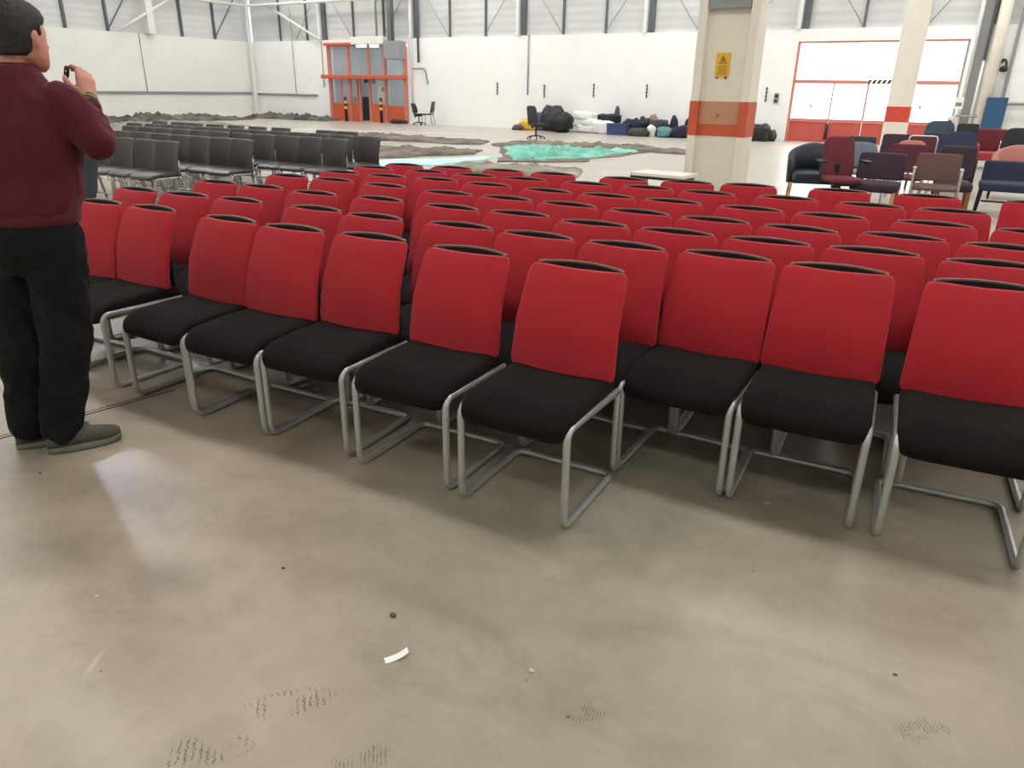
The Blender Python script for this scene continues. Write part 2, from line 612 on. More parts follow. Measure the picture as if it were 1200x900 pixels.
# white eaves tube and sloping struts in the far left corner
structure(MB().tube([(XL + 0.25, 19.6, WH + 1.62), (XL + 0.25, YB - 0.3, WH + 1.62), (-22.3, YB - 0.25, WH + 1.62)], 0.06, 8).build('trim_eaves_tube', M['steel_light']))
structure(MB().cyl((XL + 0.3, 21.2, WH + 0.05), (XL + 0.3, 24.1, WH + 1.6), 0.06, None, 8).build('trim_strut', M['steel_light']))
structure(MB().cyl((XL + 1.6, YB - 0.15, WH + 1.6), (-28.0, YB - 0.15, WH + 0.05), 0.06, None, 8).build('trim_strut', M['steel_light']))
structure(MB().box((XL + 0.35, YB - 0.35, 4), (0.14, 0.14, 7.96)).build('trim_corner_post', M['steel_light'], None, False))

# conduits on the walls
structure(MB().box((XL + 0.03, 19.5, 1.16), (0.06, 17.5, 0.1)).build('trim_wall_rail', M['rail'], None, False))
structure(MB().box((-30.6, YB - 0.03, 1.12), (4.3, 0.06, 0.1)).build('trim_wall_rail', M['rail'], None, False))
for y in (22.3,):
    structure(MB().cyl((XL + 0.03, y, 1.2), (XL + 0.03, y, WH), 0.016, None, 8).build('trim_conduit', M['rail']))
structure(MB().cyl((-29.9, YB - 0.03, 1.2), (-29.9, YB - 0.03, WH + 1.5), 0.016, None, 8).build('trim_conduit', M['rail']))
structure(MB().cyl((-27.95, YB - 0.03, 1.5), (-27.95, YB - 0.03, WH + 1.5), 0.018, None, 8).build('trim_conduit', M['rail']))
structure(MB().cyl((-16.42, YB - 0.03, 1.35), (-16.42, YB - 0.03, WH), 0.03, None, 8).build('trim_conduit', M['rail']))
# pipes beside the office front
structure(MB().cyl((-22.45, YB - 0.08, 0.5), (-22.45, YB - 0.08, 6.6), 0.05, None, 8).build('trim_pipe', M['steel_light']))
structure(MB().cyl((-22.05, YB - 0.08, 2.6), (-22.05, YB - 0.08, 6.6), 0.05, None, 8).build('trim_pipe', M['steel_dark']))
structure(MB().cyl((-23.35, YB - 0.25, 2.95), (-23.35, YB - 0.25, 6.6), 0.09, None, 8).build('trim_pipe', M['steel_dark']))
structure(MB().tube(fillet([(-24.3, YB - 0.2, 3.7), (-24.3, YB - 0.2, 5.2), (-23.6, YB - 0.2, 5.2), (-23.6, YB - 0.2, 2.9)], 0.2), 0.05, 8).build('trim_pipe', M['rail']))
structure(MB().tube(fillet([(-22.45, YB - 0.08, 1.9), (-22.45, YB - 0.08, 2.35), (-21.7, YB - 0.08, 2.35), (-21.55, YB - 0.08, 1.7)], 0.15), 0.03, 8).build('trim_pipe', M['rail']))
# pipes and trays right of the big doors
for x, w, mt_, d in ((-0.45, 0.3, 'rail', 0.12), (0.45, 0.1, 'rail', 0.1)):
    structure(MB().box((x, YB - d / 2, 3.9), (w, d, 7.8)).build('trim_cable_tray', M[mt_], None, False))
structure(MB().cyl((-0.02, YB - 0.22, 0), (-0.02, YB - 0.22, 7.9), 0.17, None, 20).build('trim_downpipe', M['cream']))
structure(MB().cyl((-0.62, YB - 0.28, 0), (-0.62, YB - 0.28, 7.9), 0.06, None, 10).build('trim_downpipe', M['steel_light']))
structure(MB().cyl((-0.28, YB - 0.3, 2.6), (-0.28, YB - 0.3, 7.9), 0.05, None, 10).build('trim_pipe', M['steel_dark']))
structure(MB().cyl((-0.28, YB - 0.3, 0.2), (-0.28, YB - 0.3, 2.6), 0.035, None, 10).build('trim_pipe', M['steel_light']))
structure(MB().cyl((0.85, YB - 0.1, WH), (0.85, YB - 0.1, 7.9), 0.05, None, 10).build('trim_pipe', M['steel_light']))
structure(MB().tube(fillet([(0.3, YB - 0.15, 0.1), (0.3, YB - 0.15, 1.38), (3.5, YB - 0.15, 1.38)], 0.15), 0.045, 8).build('trim_pipe', M['rail']))
structure(MB().cyl((-0.7, YB - 0.34, 1.0), (0.3, YB - 0.34, 1.0), 0.03, None, 8).build('trim_pipe', M['rail']))

# rooflights and high-bay lamps in the roof
for k, y in enumerate((-4, 4.5, 12.5, 20.5, 26.3)):
    for j, x in enumerate((-28, -19, -10, -1, 8)):
        o = MB().box((x, y, ZR - 0.03), (5.5, 1.3, 0.05)).build('rooflight', M['lamp'] if k else M['lamp_dim'], None, False)
        structure(o)

p = at(133, 572)
p = p * (1 + 7.85 / CAMH)
structure(MB().cyl((p.x, p.y, 7.85), (p.x, p.y, 7.9), 0.42, 0.3, 24).build('ceiling_lamp', M['bay'], None))
# ------------------------------------------------------------------ office front in orange frames
yo = YB - 0.06
of = thing('glazed_partition', 'orange framed glazed office partition set in the white back wall', 'partition', (0, 0, 0))
ow = OX1 - OX0
b = MB()
b.box(((OX0 + OX1) / 2, YB + 3.1, 1.75), (ow + 0.6, 0.1, 3.5))
b.box((OX0 - 0.2, YB + 1.7, 1.75), (0.1, 2.8, 3.5))
b.box((OX1 + 0.2, YB + 1.7, 1.75), (0.1, 2.8, 3.5))
b.box(((OX0 + OX1) / 2, YB + 1.7, 3.55), (ow + 0.6, 2.8, 0.1))
structure(b.build('wall_office', M['interior'], None, False))
for x, y in ((-26.3, 1.4), (-25.0, 1.9), (-23.6, 1.4)):  # unseen strip lights added to brighten the room behind the glass
    o = MB().box((x, YB + y, 3.4), (1.3, 0.14, 0.1)).build('added_strip_light', M['office_fill'], None, False)
    tag(o, 'added strip light brightening the inside of the glazed office', 'strip light', 'added strip lights inside the office')
fr = M['orange_pink']
# frame uprights and transoms
for x, w in ((OX0 + 0.08, 0.16), (-26.22, 0.14), (-24.98, 0.1), (-24.02, 0.12), (OX1 - 0.08, 0.14)):
    z0 = 0.0
    MB().box((x, yo, 1.73), (w, 0.14, 3.46), None, 0.012).build('upright', fr, of, False)
MB().box(((OX0 + OX1) / 2, yo - 0.28, 1.98), (ow + 0.1, 0.5, 0.17), None, 0.02).build('canopy_beam', M['orange'], of, False)
MB().box((-26.6, yo - 0.12, 3.4), (1.9, 0.3, 0.12), None, 0.02).build('head_beam', M['orange'], of, False)
MB().box((-24.7, yo - 0.2, 3.52), (1.95, 0.4, 0.32), None, 0.02).build('white_head_panel', M['sign_white'], of, False)
for x0, x1, z in ((OX0 + 0.15, -26.3, 0.8), (-26.15, -25.62, 0.8), (-24.98, -24.05, 0.8), (-23.95, OX1 - 0.12, 0.74)):
    MB().box(((x0 + x1) / 2, yo, z / 2), (x1 - x0, 0.1, z), None, 0.01).build('lower_panel', M['orange'], of, False)
for x0, x1, z0, z1 in ((OX0 + 0.16, -26.29, 0.8, 1.9), (-26.15, -25.62, 0.8, 1.9), (-24.93, -24.08, 0.8, 1.9), (-23.96, OX1 - 0.15, 0.74, 1.9),
                       (OX0 + 0.16, -26.29, 2.07, 3.36), (-26.15, -24.08, 2.07, 3.36), (-23.96, OX1 - 0.15, 2.07, 2.9)):
    MB().box(((x0 + x1) / 2, yo, (z0 + z1) / 2), (x1 - x0, 0.02, z1 - z0)).build('glass_pane', M['glass'], of, False)
MB().box((-24.5, yo + 0.4, 1.3), (0.75, 0.05, 1.0), None, 0.01).build('white_door', M['sign_white'], of, False)
MB().box((-24.5, yo + 0.36, 1.45), (0.16, 0.02, 0.18)).build('door_window', M['darkgrey'], of, False)
MB().box((-25.6, yo, 0.95), (0.06, 0.12, 1.9)).build('door_post', fr, of, False)
MB().box((-25.25, yo + 0.3, 1.82), (0.66, 0.06, 0.2)).build('door_header', M['darkgrey'], of, False)
MB().box((-25.75, yo - 0.02, 1.35), (0.05, 0.1, 1.1)).build('mullion', fr, of, False)
MB().box((-26.75, yo - 0.02, 1.35), (0.05, 0.1, 1.1)).build('mullion', fr, of, False)
# furniture dimly seen inside
o = MB().box((-26.8, YB + 1.2, 0.55), (0.9, 0.5, 1.1), None, 0.02).build('filing_cabinet', M['darkgrey'], None, False)
tag(o, 'dark filing cabinet seen through the left office window', 'cabinet')
o = MB().box((-23.35, YB + 2.0, 1.35), (0.7, 0.08, 0.7), None, 0.02).build('notice_board', M['darkgrey'], None, False)
tag(o, 'dark board on the wall seen through the right office window', 'board')
o = MB().box((-23.2, YB - 0.35, 3.1), (0.85, 0.5, 0.75), None, 0.03).build('ventilation_unit', M['grey'], None, False)
tag(o, 'grey metal ventilation unit above the right side of the orange office front', 'ventilation unit')

for i, (px, lab) in enumerate(((407, 'left one, in front of the left orange panels'), (448, 'right one, in front of the white office door'))):
    p = on_wall(px, 140, YB - 0.5)
    t = thing('bollard', 'black and yellow safety bollard, ' + lab, 'bollard', (p.x, YB - 0.55, 0), 0, 'bollards before the office')
    MB().cyl((0, 0, 0), (0, 0, 1.05), 0.07, None, 14).soft((0, 0, 1.05), (0.07, 0.07, 0.05), 1, 1, 14, 8).build('post', M['black'], t)
    MB().cyl((0, 0, 0.55), (0, 0, 0.67), 0.073, None, 14).build('yellow_band', M['yellow'], t)
    MB().cyl((0, 0, 0.8), (0, 0, 0.92), 0.073, None, 14).build('yellow_band', M['yellow'], t)

# ------------------------------------------------------------------ big doors
yd = YB + 0.12
dr = bpy.data.objects.new('door_1', None)
C.objects.link(dr)
structure(dr)
for x0, x1, z0, z1 in ((DX0 + 0.06, -3.3, 2.02, DZ - 0.05), (-3.3, DX1 - 0.04, 2.02, DZ - 0.05)):
    MB().box(((x0 + x1) / 2, yd + 0.05, (z0 + z1) / 2), (x1 - x0, 0.03, z1 - z0)).build('translucent_panel', M['sheet'], dr, False)
xs = (DX0 + 0.06, -4.5, -3.42, -2.2, DX1 - 0.04)
for a, c in zip(xs[:-1], xs[1:]):
    MB().box(((a + c) / 2, yd + 0.05, 1.34), (c - a, 0.03, 1.16)).build('translucent_panel', M['sheet'], dr, False)
    MB().box(((a + c) / 2, yd, 0.39), (c - a - 0.02, 0.1, 0.76), None, 0.015).build('kick_panel', M['red_door'], dr, False)
    MB().box(((a + c) / 2, yd - 0.06, 0.70), (c - a - 0.06, 0.03, 0.06)).build('kick_rail', M['orange_pink'], dr, False)
MB().box(((DX0 + DX1) / 2, yd, 1.96), (DX1 - DX0, 0.12, 0.12)).build('middle_rail', M['orange_pink'], dr, False)
MB().box((DX0 + 0.04, yd, DZ / 2), (0.09, 0.14, DZ)).build('door_jamb', M['orange_pink'], dr, False)
MB().box((DX1 - 0.03, yd, DZ / 2), (0.09, 0.14, DZ)).build('door_jamb', M['grey'], dr, False)
MB().box(((DX0 + DX1) / 2, yd, DZ - 0.03), (DX1 - DX0, 0.12, 0.06)).build('door_head', M['orange_pink'], dr, False)
for x, w, mt_ in ((-4.5, 0.05, 'grey'), (-3.42, 0.06, 'orange_pink'), (-2.2, 0.05, 'grey')):
    MB().box((x, yd, 1.36), (w, 0.1, 1.2)).build('door_stile', M[mt_], dr, False)
MB().box((-3.95, yd, DZ - 0.25), (0.03, 0.05, 0.45)).build('hanging_strap', M['grey'], dr, False)
MB().cyl((-4.5, yd - 0.1, 0.1), (-4.5, yd - 0.1, 0.62), 0.05, None, 10).build('door_bolt', M['black'], dr)
# small marks on the glazing
for px, py in ((950, 124), (1078, 126)):
    p = on_wall(px, py, yd)
    MB().box((p.x, yd + 0.02, p.z), (0.07, 0.02, 0.11)).build('door_sticker', M['grey'], dr, False)
hz = thing('hazard_bar', 'black and white striped hazard bar across the middle of the big doors', 'hazard bar', (-3.1, yd - 0.1, 1.98))
MB().box((0, 0, 0), (0.72, 0.03, 0.13)).build('bar', M['sign_white'], hz, False)
hb = MB()
for k in range(5):
    x = -0.3 + k * 0.15
    hb.grid([[V((x - 0.065, -0.018, -0.062)), V((x + 0.005, -0.018, -0.062)), V((x + 0.005, -0.012, -0.062)), V((x - 0.065, -0.012, -0.062))],
             [V((x + 0.0, -0.018, 0.062)), V((x + 0.07, -0.018, 0.062)), V((x + 0.07, -0.012, 0.062)), V((x + 0.0, -0.012, 0.062))]])
hb.build('stripes', M['black'], hz, False)

# fittings on the back wall
for i, (px, py) in enumerate(((583, 104), (638, 107), (696, 106), (758, 107), (898, 111))):
    p = on_wall(px, py, YB)
    o = MB()
    for k in range(4):
        o.box((p.x + 0.008 * (k % 2), YB - 0.03, p.z + 0.2 - k * 0.125), (0.05, 0.05, 0.085), None, 0.01)
    o.box((p.x, YB - 0.012, p.z), (0.02, 0.02, 0.5))
    o = o.build('cable_clip_strip', M['darkgrey'], None, False)
    tag(o, 'short black vertical clip strip on the white back wall, %s from the left' % ('first', 'second', 'third', 'fourth', 'fifth')[i], 'clip strip', 'clip strips on the back wall')
p = on_wall(910, 115, YB)
t = thing('wall_switch_box', 'small grey switch box on the white wall beside the big doors', 'switch box', (p.x, YB - 0.03, p.z))
MB().box((0, 0, 0), (0.16, 0.06, 0.34), None, 0.01).build('case', M['grey'], t, False)
MB().box((0, -0.035, 0.07), (0.1, 0.02, 0.1), None, 0.005).box((0, -0.035, -0.09), (0.1, 0.02, 0.08), None, 0.005).build('buttons', M['black'], t, False)
p = on_wall(1176, 77, YB)
t = thing('wall_lamp', 'black curved bracket lamp high on the wall right of the downpipes', 'wall lamp', (p.x, YB, p.z))
MB().tube(fillet([(-0.05, -0.03, 0.1), (-0.05, -0.2, 0.18), (0.05, -0.3, 0.12), (0.07, -0.3, -0.08)], 0.08), 0.035, 10).build('bracket', M['black'], t)
MB().soft((0.02, -0.28, -0.1), (0.11, 0.08, 0.09), 0.8, 0.8, 16, 8).build('lamp_head', M['black'], t)
p = on_wall(1124, 121, YB)
t = thing('notice_sign', 'small white and blue notice on the cable tray beside the big doors', 'sign', (p.x, YB - 0.36, p.z))
MB().box((0, 0, 0), (0.26, 0.015, 0.34)).build('plate', M['sign_white'], t, False)
MB().box((0.0, -0.012, -0.03), (0.16, 0.01, 0.1)).build('print', M['greyblue'], t, False)
p = on_wall(1113, 142, YB)
t = thing('alarm_call_point', 'small white call point box low beside the right door jamb', 'call point', (p.x, YB - 0.05, p.z))
MB().box((0, 0, 0), (0.2, 0.1, 0.3), None, 0.01).build('case', M['sign_white'], t, False)
MB().box((0, -0.055, 0), (0.08, 0.02, 0.08), None, 0.005).build('button', M['wine'], t, False)

# blue screen leaning on the wall at the right
t = thing('office_screen', 'tall blue fabric screen standing against the back wall', 'screen', (0.32, YB - 0.55, 0))
MB().box((0, 0, 0.82), (0.56, 0.05, 1.48), Matrix.Rotation(R(-6), 3, 'X'), 0.01).build('panel', M['board_blue'], t, False)
MB().box((-0.2, -0.02, 0.04), (0.05, 0.4, 0.08), None, 0.01).box((0.2, -0.02, 0.04), (0.05, 0.4, 0.08), None, 0.01).build('feet', M['black'], t, False)

# ------------------------------------------------------------------ columns
YA = 11.0
pL, pR = on_wall(807, 140, YA), on_wall(875, 140, YA)
cw, cx = (pR.x - pL.x), (pL.x + pR.x) / 2
col = thing('steel_column', 'wide cream H-section column with an orange band behind the red chairs', 'column', (cx, YA, 0))
b = MB()
for s in (-1, 1):
    b.box((s * (cw / 2 - 0.06), 0.22, 4), (0.12, 0.44, 7.96), None, 0.008)
b.build('flanges', M['cream'], col, False)
MB().box((0, 0.14, 4), (cw - 0.24, 0.1, 7.96)).build('web', M['col_web'], col, False)
zt, zb, zm = on_wall(845, 119, YA).z, on_wall(845, 160, YA).z, on_wall(845, 146, YA).z
b = MB()
for s in (-1, 1):
    b.box((s * (cw / 2 - 0.06), 0.22, (zt + zb) / 2), (0.13, 0.45, zt - zb))
b.box((0, 0.14, (zm + zb) / 2), (cw - 0.24, 0.12, zm - zb))
b.build('orange_band', M['orange'], col, False)
MB().box((0, 0.14, (zt + zm) / 2), (cw - 0.24, 0.13, zt - zm)).build('tan_panel', M['tan'], col, False)
MB().box((-0.02, 0.065, (zt + zm) / 2 - 0.03), (0.03, 0.012, 0.03)).build('keyhole', M['teak'], col, False)
zq = on_wall(845, 10, YA).z
MB().box((0, 0.1, zq + 0.45), (cw - 0.26, 0.2, 0.9), None, 0.01).build('junction_casing', M['grey'], col, False)
MB().box((0.02, -0.01, zq + 0.12), (0.05, 0.03, 0.05)).build('amber_light', M['yellow'], col, False)
p = on_wall(847, 76, YA + 0.08)
sg = thing('warning_sign', 'yellow warning sign with a triangle on the cream column', 'sign', (p.x, YA + 0.082, p.z))
MB().box((0, 0, 0), (0.2, 0.01, 0.31)).build('plate', M['yellow'], sg, False)
tr = MB()
tr.tube([(-0.05, -0.008, 0.02), (0.05, -0.008, 0.02), (0, -0.008, 0.11)], 0.007, 6, True)
tr.box((0, -0.008, 0.055), (0.012, 0.006, 0.04))
tr.build('triangle', M['black'], sg, False)
tr = MB()
for k in range(5):
    tr.box((0, -0.007, -0.02 - 0.025 * k), (0.14 - 0.02 * (k % 2), 0.004, 0.009))
tr.build('printed_lines', M['teak'], sg, False)
for px, mt_, nm in ((840, 'grey', 'grey'), (850, 'red', 'red')):
    p = on_wall(px, 91, YA + 0.08)
    o = MB().cyl((p.x, YA + 0.092, p.z), (p.x, YA + 0.075, p.z), 0.018, None, 12).build('round_sticker', M[mt_], None)
    tag(o, 'tiny %s round sticker below the yellow sign on the column' % nm, 'sticker')

YC = 22.0
pL, pR = on_wall(1038, 130, YC), on_wall(1066, 130, YC)
cw2, cx2 = pR.x - pL.x, (pL.x + pR.x) / 2
col = thing('concrete_column', 'slim cream column with a red band in front of the big doors', 'column', (cx2, YC, 0))
MB().box((0, cw2 / 2, 4), (cw2, cw2, 7.96), None, 0.03).build('shaft', M['cream'], col, False)
z1, z0 = on_wall(1052, 124, YC).z, on_wall(1052, 144, YC).z
MB().box((0, cw2 / 2, (z0 + z1) / 2), (cw2 + 0.01, cw2 + 0.01, z1 - z0), None, 0.03).build('red_band', mat('band_paint', (216, 76, 56), 0.5), col, False)

# ------------------------------------------------------------------ red-backed cantilever chairs
def make_red_chair():
    t = thing('cantilever_chair', 'x', 'chair')
    # bent tube: two front legs, floor runners and the rear floor bar
    pts = [(-0.222, -0.06, 0.425), (-0.227, -0.47, 0.432), (-0.227, -0.54, 0.33), (-0.227, -0.545, 0.015), (-0.227, -0.06, 0.015),
           (0.227, -0.06, 0.015), (0.227, -0.545, 0.015), (0.227, -0.54, 0.33), (0.227, -0.47, 0.432), (0.222, -0.06, 0.425)]
    P = [V(p) for p in pts]
    P[2] = V((-0.227, -0.548, 0.39))
    P[7] = V((0.227, -0.548, 0.39))
    P[0] = V((-0.226, -0.06, 0.405))
    P[9] = V((0.226, -0.06, 0.405))
    P[1] = V((-0.227, -0.525, 0.419))
    P[8] = V((0.227, -0.525, 0.419))
    path = fillet(P, 0.05, 5)
    fr_ = MB().tube(path, 0.0148, 10).build('tube_frame', M['satin'], t)
    MB().tube([(-0.215, -0.16, 0.418), (0.215, -0.16, 0.418)], 0.011, 8).tube([(-0.215, -0.42, 0.418), (0.215, -0.42, 0.418)], 0.011, 8).build('seat_bearer', M['satin'], t)

    def sd(p):
        # waterfall front edge, slightly dished middle, narrower at the back
        k = (p.y + 0.245) / 0.49
        z = p.z
        if p.y < -0.10:
            z -= 0.045 * ((-0.10 - p.y) / 0.145) ** 2.2
        z -= 0.008 * (1 - (p.x / 0.225) ** 2) * (1 if p.z > 0 else 0)
        return V((p.x * (1.0 - 0.05 * k), p.y, z))
    MB().soft((0, -0.310, 0.447), (0.2365, 0.266, 0.038), 0.42, 0.2, 40, 14, sd).build('seat', M['seat'], t)

    def lean(z):
        k = max(0.0, (z - 0.45) / 0.43)
        return -0.135 + 0.135 * k ** 2.3

    def bd(p):
        zz = p.z + 0.672
        k = (zz - 0.46) / 0.42
        w = 1.0 - 0.085 * max(0, k) ** 1.3
        x = p.x * w
        y = p.y + lean(zz) - 0.0 + 0.018 * (p.x / 0.22) ** 2 - 0.018
        z = zz - 0.006 * (1 - (p.x / 0.22) ** 2) * max(0, k)
        return V((x, y, z))
    br = MB().soft((0, 0, 0), (0.2365, 0.014, 0.213), 0.14, 0.35, 40, 26, bd).build('backrest', M['red'], t)

    def sh(p):
        zz = p.z + 0.66
        k = (zz - 0.44) / 0.44
        w = 1.0 - 0.085 * max(0, k) ** 1.3
        x = p.x * w
        bulge = 0.032 * max(0.0, 1 - (p.x / 0.222) ** 2) * min(1.0, 0.35 + 0.65 * max(0, k))
        y = p.y + lean(zz) + 0.012 + bulge
        return V((x, y, zz + 0.008 * max(0, k) * (1 - (p.x / 0.222) ** 2)))
    MB().soft((0, 0, 0), (0.206, 0.005, 0.222), 0.12, 0.5, 36, 20, sh).build('back_shell', M['shell'], t)
    # taupe rim round the slot at the top
    rim = []
    for i in range(15):
        a = -1 + 2 * i / 14
        x = a * 0.184
        y = lean(0.885) + 0.012 + 0.032 * (1 - a * a) + 0.002
        rim.append(V((x, y, 0.884 + 0.008 * (1 - a * a))))
    rim = [V((-0.178, lean(.875) + 0.002, 0.878))] + rim + [V((0.178, lean(.875) + 0.002, 0.878))]
    MB().tube(rim, 0.0078, 8).build('top_rim', M['rim'], t)
    # black uprights that carry the back
    MB().tube([(-0.19, -0.06, 0.425), (-0.20, -0.085, 0.5), (-0.20, -0.08, 0.62)], 0.011, 8).tube([(0.19, -0.06, 0.425), (0.20, -0.085, 0.5), (0.20, -0.08, 0.62)], 0.011, 8).tube([(-0.2, -0.06, 0.425), (0.2, -0.06, 0.425)], 0.012, 8).build('back_support', M['shell'], t)
    return t


RIMS = [
 [(627,308,735,320),(508,290,599,299),(400,274,487,281.5),(307,266,380,272),(238,254,307,262),(153,241,217,248),(88,236,148,240)],
 [(1085,330,1236,341),(917,310,1047,321),(793,293,909,306),(688,285,783,295),(592,274,675,282),(505,262,580,268),(403,252,474,259),(345,242,407,247.5),(260,232,315,238),(193,227,245,230),(138,221,189,226)],
 [(1102,305,1236,314),(968,290,1084,299),(848,280,951,288),(747,270,838,278),(655,262,735,267),(575,247.5,647,253),(500,241,565.5,247),(420,230,481,237),(338,225,397.5,230),(282,217,334,221),(239,213,283,216)],
 [(1127,284,1245,296),(1010,272,1112,281),(890,265,985,276),(790,256,876,263),(715,247,788,254),(632,237,700,244),(562,230,623,236),(497,226,554,230),(427,215,483,221),(363,208,415,212),(326,206,374,209)],
 [(1167,268,1270,277),(1048,259,1145,267),(932,252,1016,258),(843,243,917,249),(755,234,823,240),(677,228,745,233),(612,222,671,227.5),(545,215,604,219),(490,208,543,212),(431,205,483,209),(377,201,424,204)],
 [(1073,246,1160,251),(980,239,1062,245),(890,230,960,235),(798,224,863,230),(732,218,792,222),(662,214,717,218),(587,209,643,212),(532,205,583,207.5),(475,200,529,203),(418,196,462,198)],
 [(1172,237,1265,242),(1050,229,1127,233),(952,222,1020,225),(847,216,909,219),(780,213,837,216),(703,209,757,213),(625,203,675,206),(569,199,617,202),(509,196,555,198),(453,193,498,195)],
]
ORD = ['first', 'second', 'third', 'fourth', 'fifth', 'sixth', 'seventh', 'eighth', 'ninth', 'tenth', 'eleventh', 'twelfth', 'thirteenth', 'fourteenth']
ROWN = ['front row', 'second row', 'third row', 'fourth row', 'fifth row', 'sixth row', 'backmost row']
proto = make_red_chair()
first = True
for ri, row in enumerate(RIMS):
    row = sorted(row, key=lambda c: c[0])
    n = len(row)
    pts_ = []
    for c in row:
        a, b_ = at(c[0], c[1], 0.88), at(c[2], c[3], 0.88)
        pts_.append([(a.x + b_.x) / 2, (a.y + b_.y) / 2, a, b_])
    mx, my = sum(p[0] for p in pts_) / n, sum(p[1] for p in pts_) / n
    sl = sum((p[0] - mx) * (p[1] - my) for p in pts_) / sum((p[0] - mx) ** 2 for p in pts_)
    for p in pts_:
        p[1] = 0.45 * p[1] + 0.55 * (my + sl * (p[0] - mx))
    for _ in range(60):           # chairs stand shoulder to shoulder, never inside one another
        for i in range(n - 1):
            g = 0.462 - (pts_[i + 1][0] - pts_[i][0])
            if g > 0:
                pts_[i][0] -= g / 2
                pts_[i + 1][0] += g / 2
    for ci, c in enumerate(row):
        a, b_ = pts_[ci][2], pts_[ci][3]
        mid = V((pts_[ci][0], pts_[ci][1], 0))
        yaw = 0.4 * (math.degrees(math.atan2(b_.y - a.y, b_.x - a.x)) - 7) + 0.6 * 3.0
        o = proto if first else copy_thing(proto)
        first = False
        o.location = (mid.x, mid.y - 0.022, 0)
        o.rotation_euler = (0, 0, R(yaw))
        if ci == 0:
            pos = 'leftmost chair'
        elif ci == n - 1:
            pos = 'rightmost chair'
        elif ci < n / 2:
            pos = ORD[ci] + ' chair from the left'
        else:
            pos = ORD[n - 1 - ci] + ' chair from the right'
        o['label'] = 'red-backed chair with black seat, %s in the %s' % (pos, ROWN[ri])
        o['group'] = 'red-backed chairs set out in rows'

# ------------------------------------------------------------------ brown-black chairs on the left
def make_brown_chair():
    t = thing('stacking_chair', 'x', 'chair')

    def sd(p):
        z = p.z - (0.03 * ((-0.08 - p.y) / 0.15) ** 2 if p.y < -0.08 else 0)
        return V((p.x, p.y, z))
    MB().soft((0, -0.26, 0.445), (0.243, 0.24, 0.03), 0.5, 0.22, 28, 10, sd).build('seat', M['brown'], t)

    def bd(p):
        zz = p.z + 0.605
        k = max(0.0, (zz - 0.40) / 0.42)
        return V((p.x, p.y - 0.085 + 0.085 * max(0.0, k) ** 1.9 + 0.045 * (1 - (p.x / 0.24) ** 2), zz))
    b0 = MB().soft((0, 0, 0), (0.238, 0.012, 0.222), 0.12, 0.4, 28, 14, bd).build('backrest', M['brown'], t)
    edge = []
    for i in range(9):
        x = -0.235 + 0.47 * i / 8
        edge.append(bd(V((x, 0, 0.221))))
    MB().tube(edge, 0.006, 6).build('edging', M['brown_edge'], t)  # thin pale tube along the top of the back
    # four-leg tube frame with side hoops
    for s in (-1, 1):
        x = s * 0.225
        MB().tube(fillet([(x, -0.45, 0.0), (x, -0.42, 0.41), (x, -0.03, 0.41), (x, 0.06, 0.0)], 0.05, 4), 0.011, 8).build('leg_frame', M['chrome'], t)
        MB().tube([(x * 0.95, -0.06, 0.42), (x * 0.95, -0.035, 0.62)], 0.01, 6).build('back_bracket', M['chrome'], t)
    MB().tube([(-0.22, -0.35, 0.41), (0.22, -0.35, 0.41)], 0.01, 6).build('cross_bar', M['chrome'], t)
    MB().tube([(-0.226, -0.43, 0.16), (0.226, -0.43, 0.16)], 0.008, 6).build('cross_bar', M['chrome'], t)
    return t


BROWS = [
 (6.48, [-9.27, -9.77, -10.26, -10.76, -11.26]),
 (7.42, [-8.91, -9.36, -9.83, -10.29, -10.78, -11.28, -11.78]),
 (8.42, [-8.07, -8.60, -9.06, -9.60, -10.12, -10.64, -11.18, -11.64, -12.12, -12.6, -13.05]),
 (9.16, [-8.12, -8.66, -9.16, -9.62, -10.08, -10.55, -11.03, -11.55, -12.06, -12.56, -13.03, -13.5, -14.05]),
 (9.95, [-9.3, -9.8, -10.9, -11.5, -12.1, -12.7, -13.3, -13.8, -14.4]),
]
bp_ = make_brown_chair()
first = True
BR = ['front row', 'second row', 'third row', 'fourth row', 'back row']
for ri, (y, xs_) in enumerate(BROWS):
    for ci, x in enumerate(xs_):
        o = bp_ if first else copy_thing(bp_)
        first = False
        o.location = (x * 0.973, y * 0.973 + random.uniform(-0.02, 0.02), 0)
        o.scale = (0.98, 1, 1.03)
        o.rotation_euler = (0, 0, R(random.uniform(-1, 4)))
        pos = 'at the right end' if ci == 0 else ORD[ci] + ' from the right'
        o['label'] = 'brown-black chair, %s of the %s of the dark chairs' % (pos, BR[ri])
        o['group'] = 'dark chairs in rows behind the man'

# ------------------------------------------------------------------ assorted seating on the right
def legs4(t, w, d, h, material, r=0.018, taper=0.7, wood=False, z0=0.0, inset=0.03, splay=0.02):
    for sx in (-1, 1):
        for sy in (-1, 1):
            x, y = sx * (w / 2 - inset), sy * (d / 2 - inset)
            if wood:
                MB().box((x, y, h / 2), (r * 2, r * 2, h), None, 0.004).build('leg', material, t, False)
            else:
                MB().cyl((x + sx * splay, y + sy * splay, 0), (x, y, h), r * taper, r, 10).build('leg', material, t)


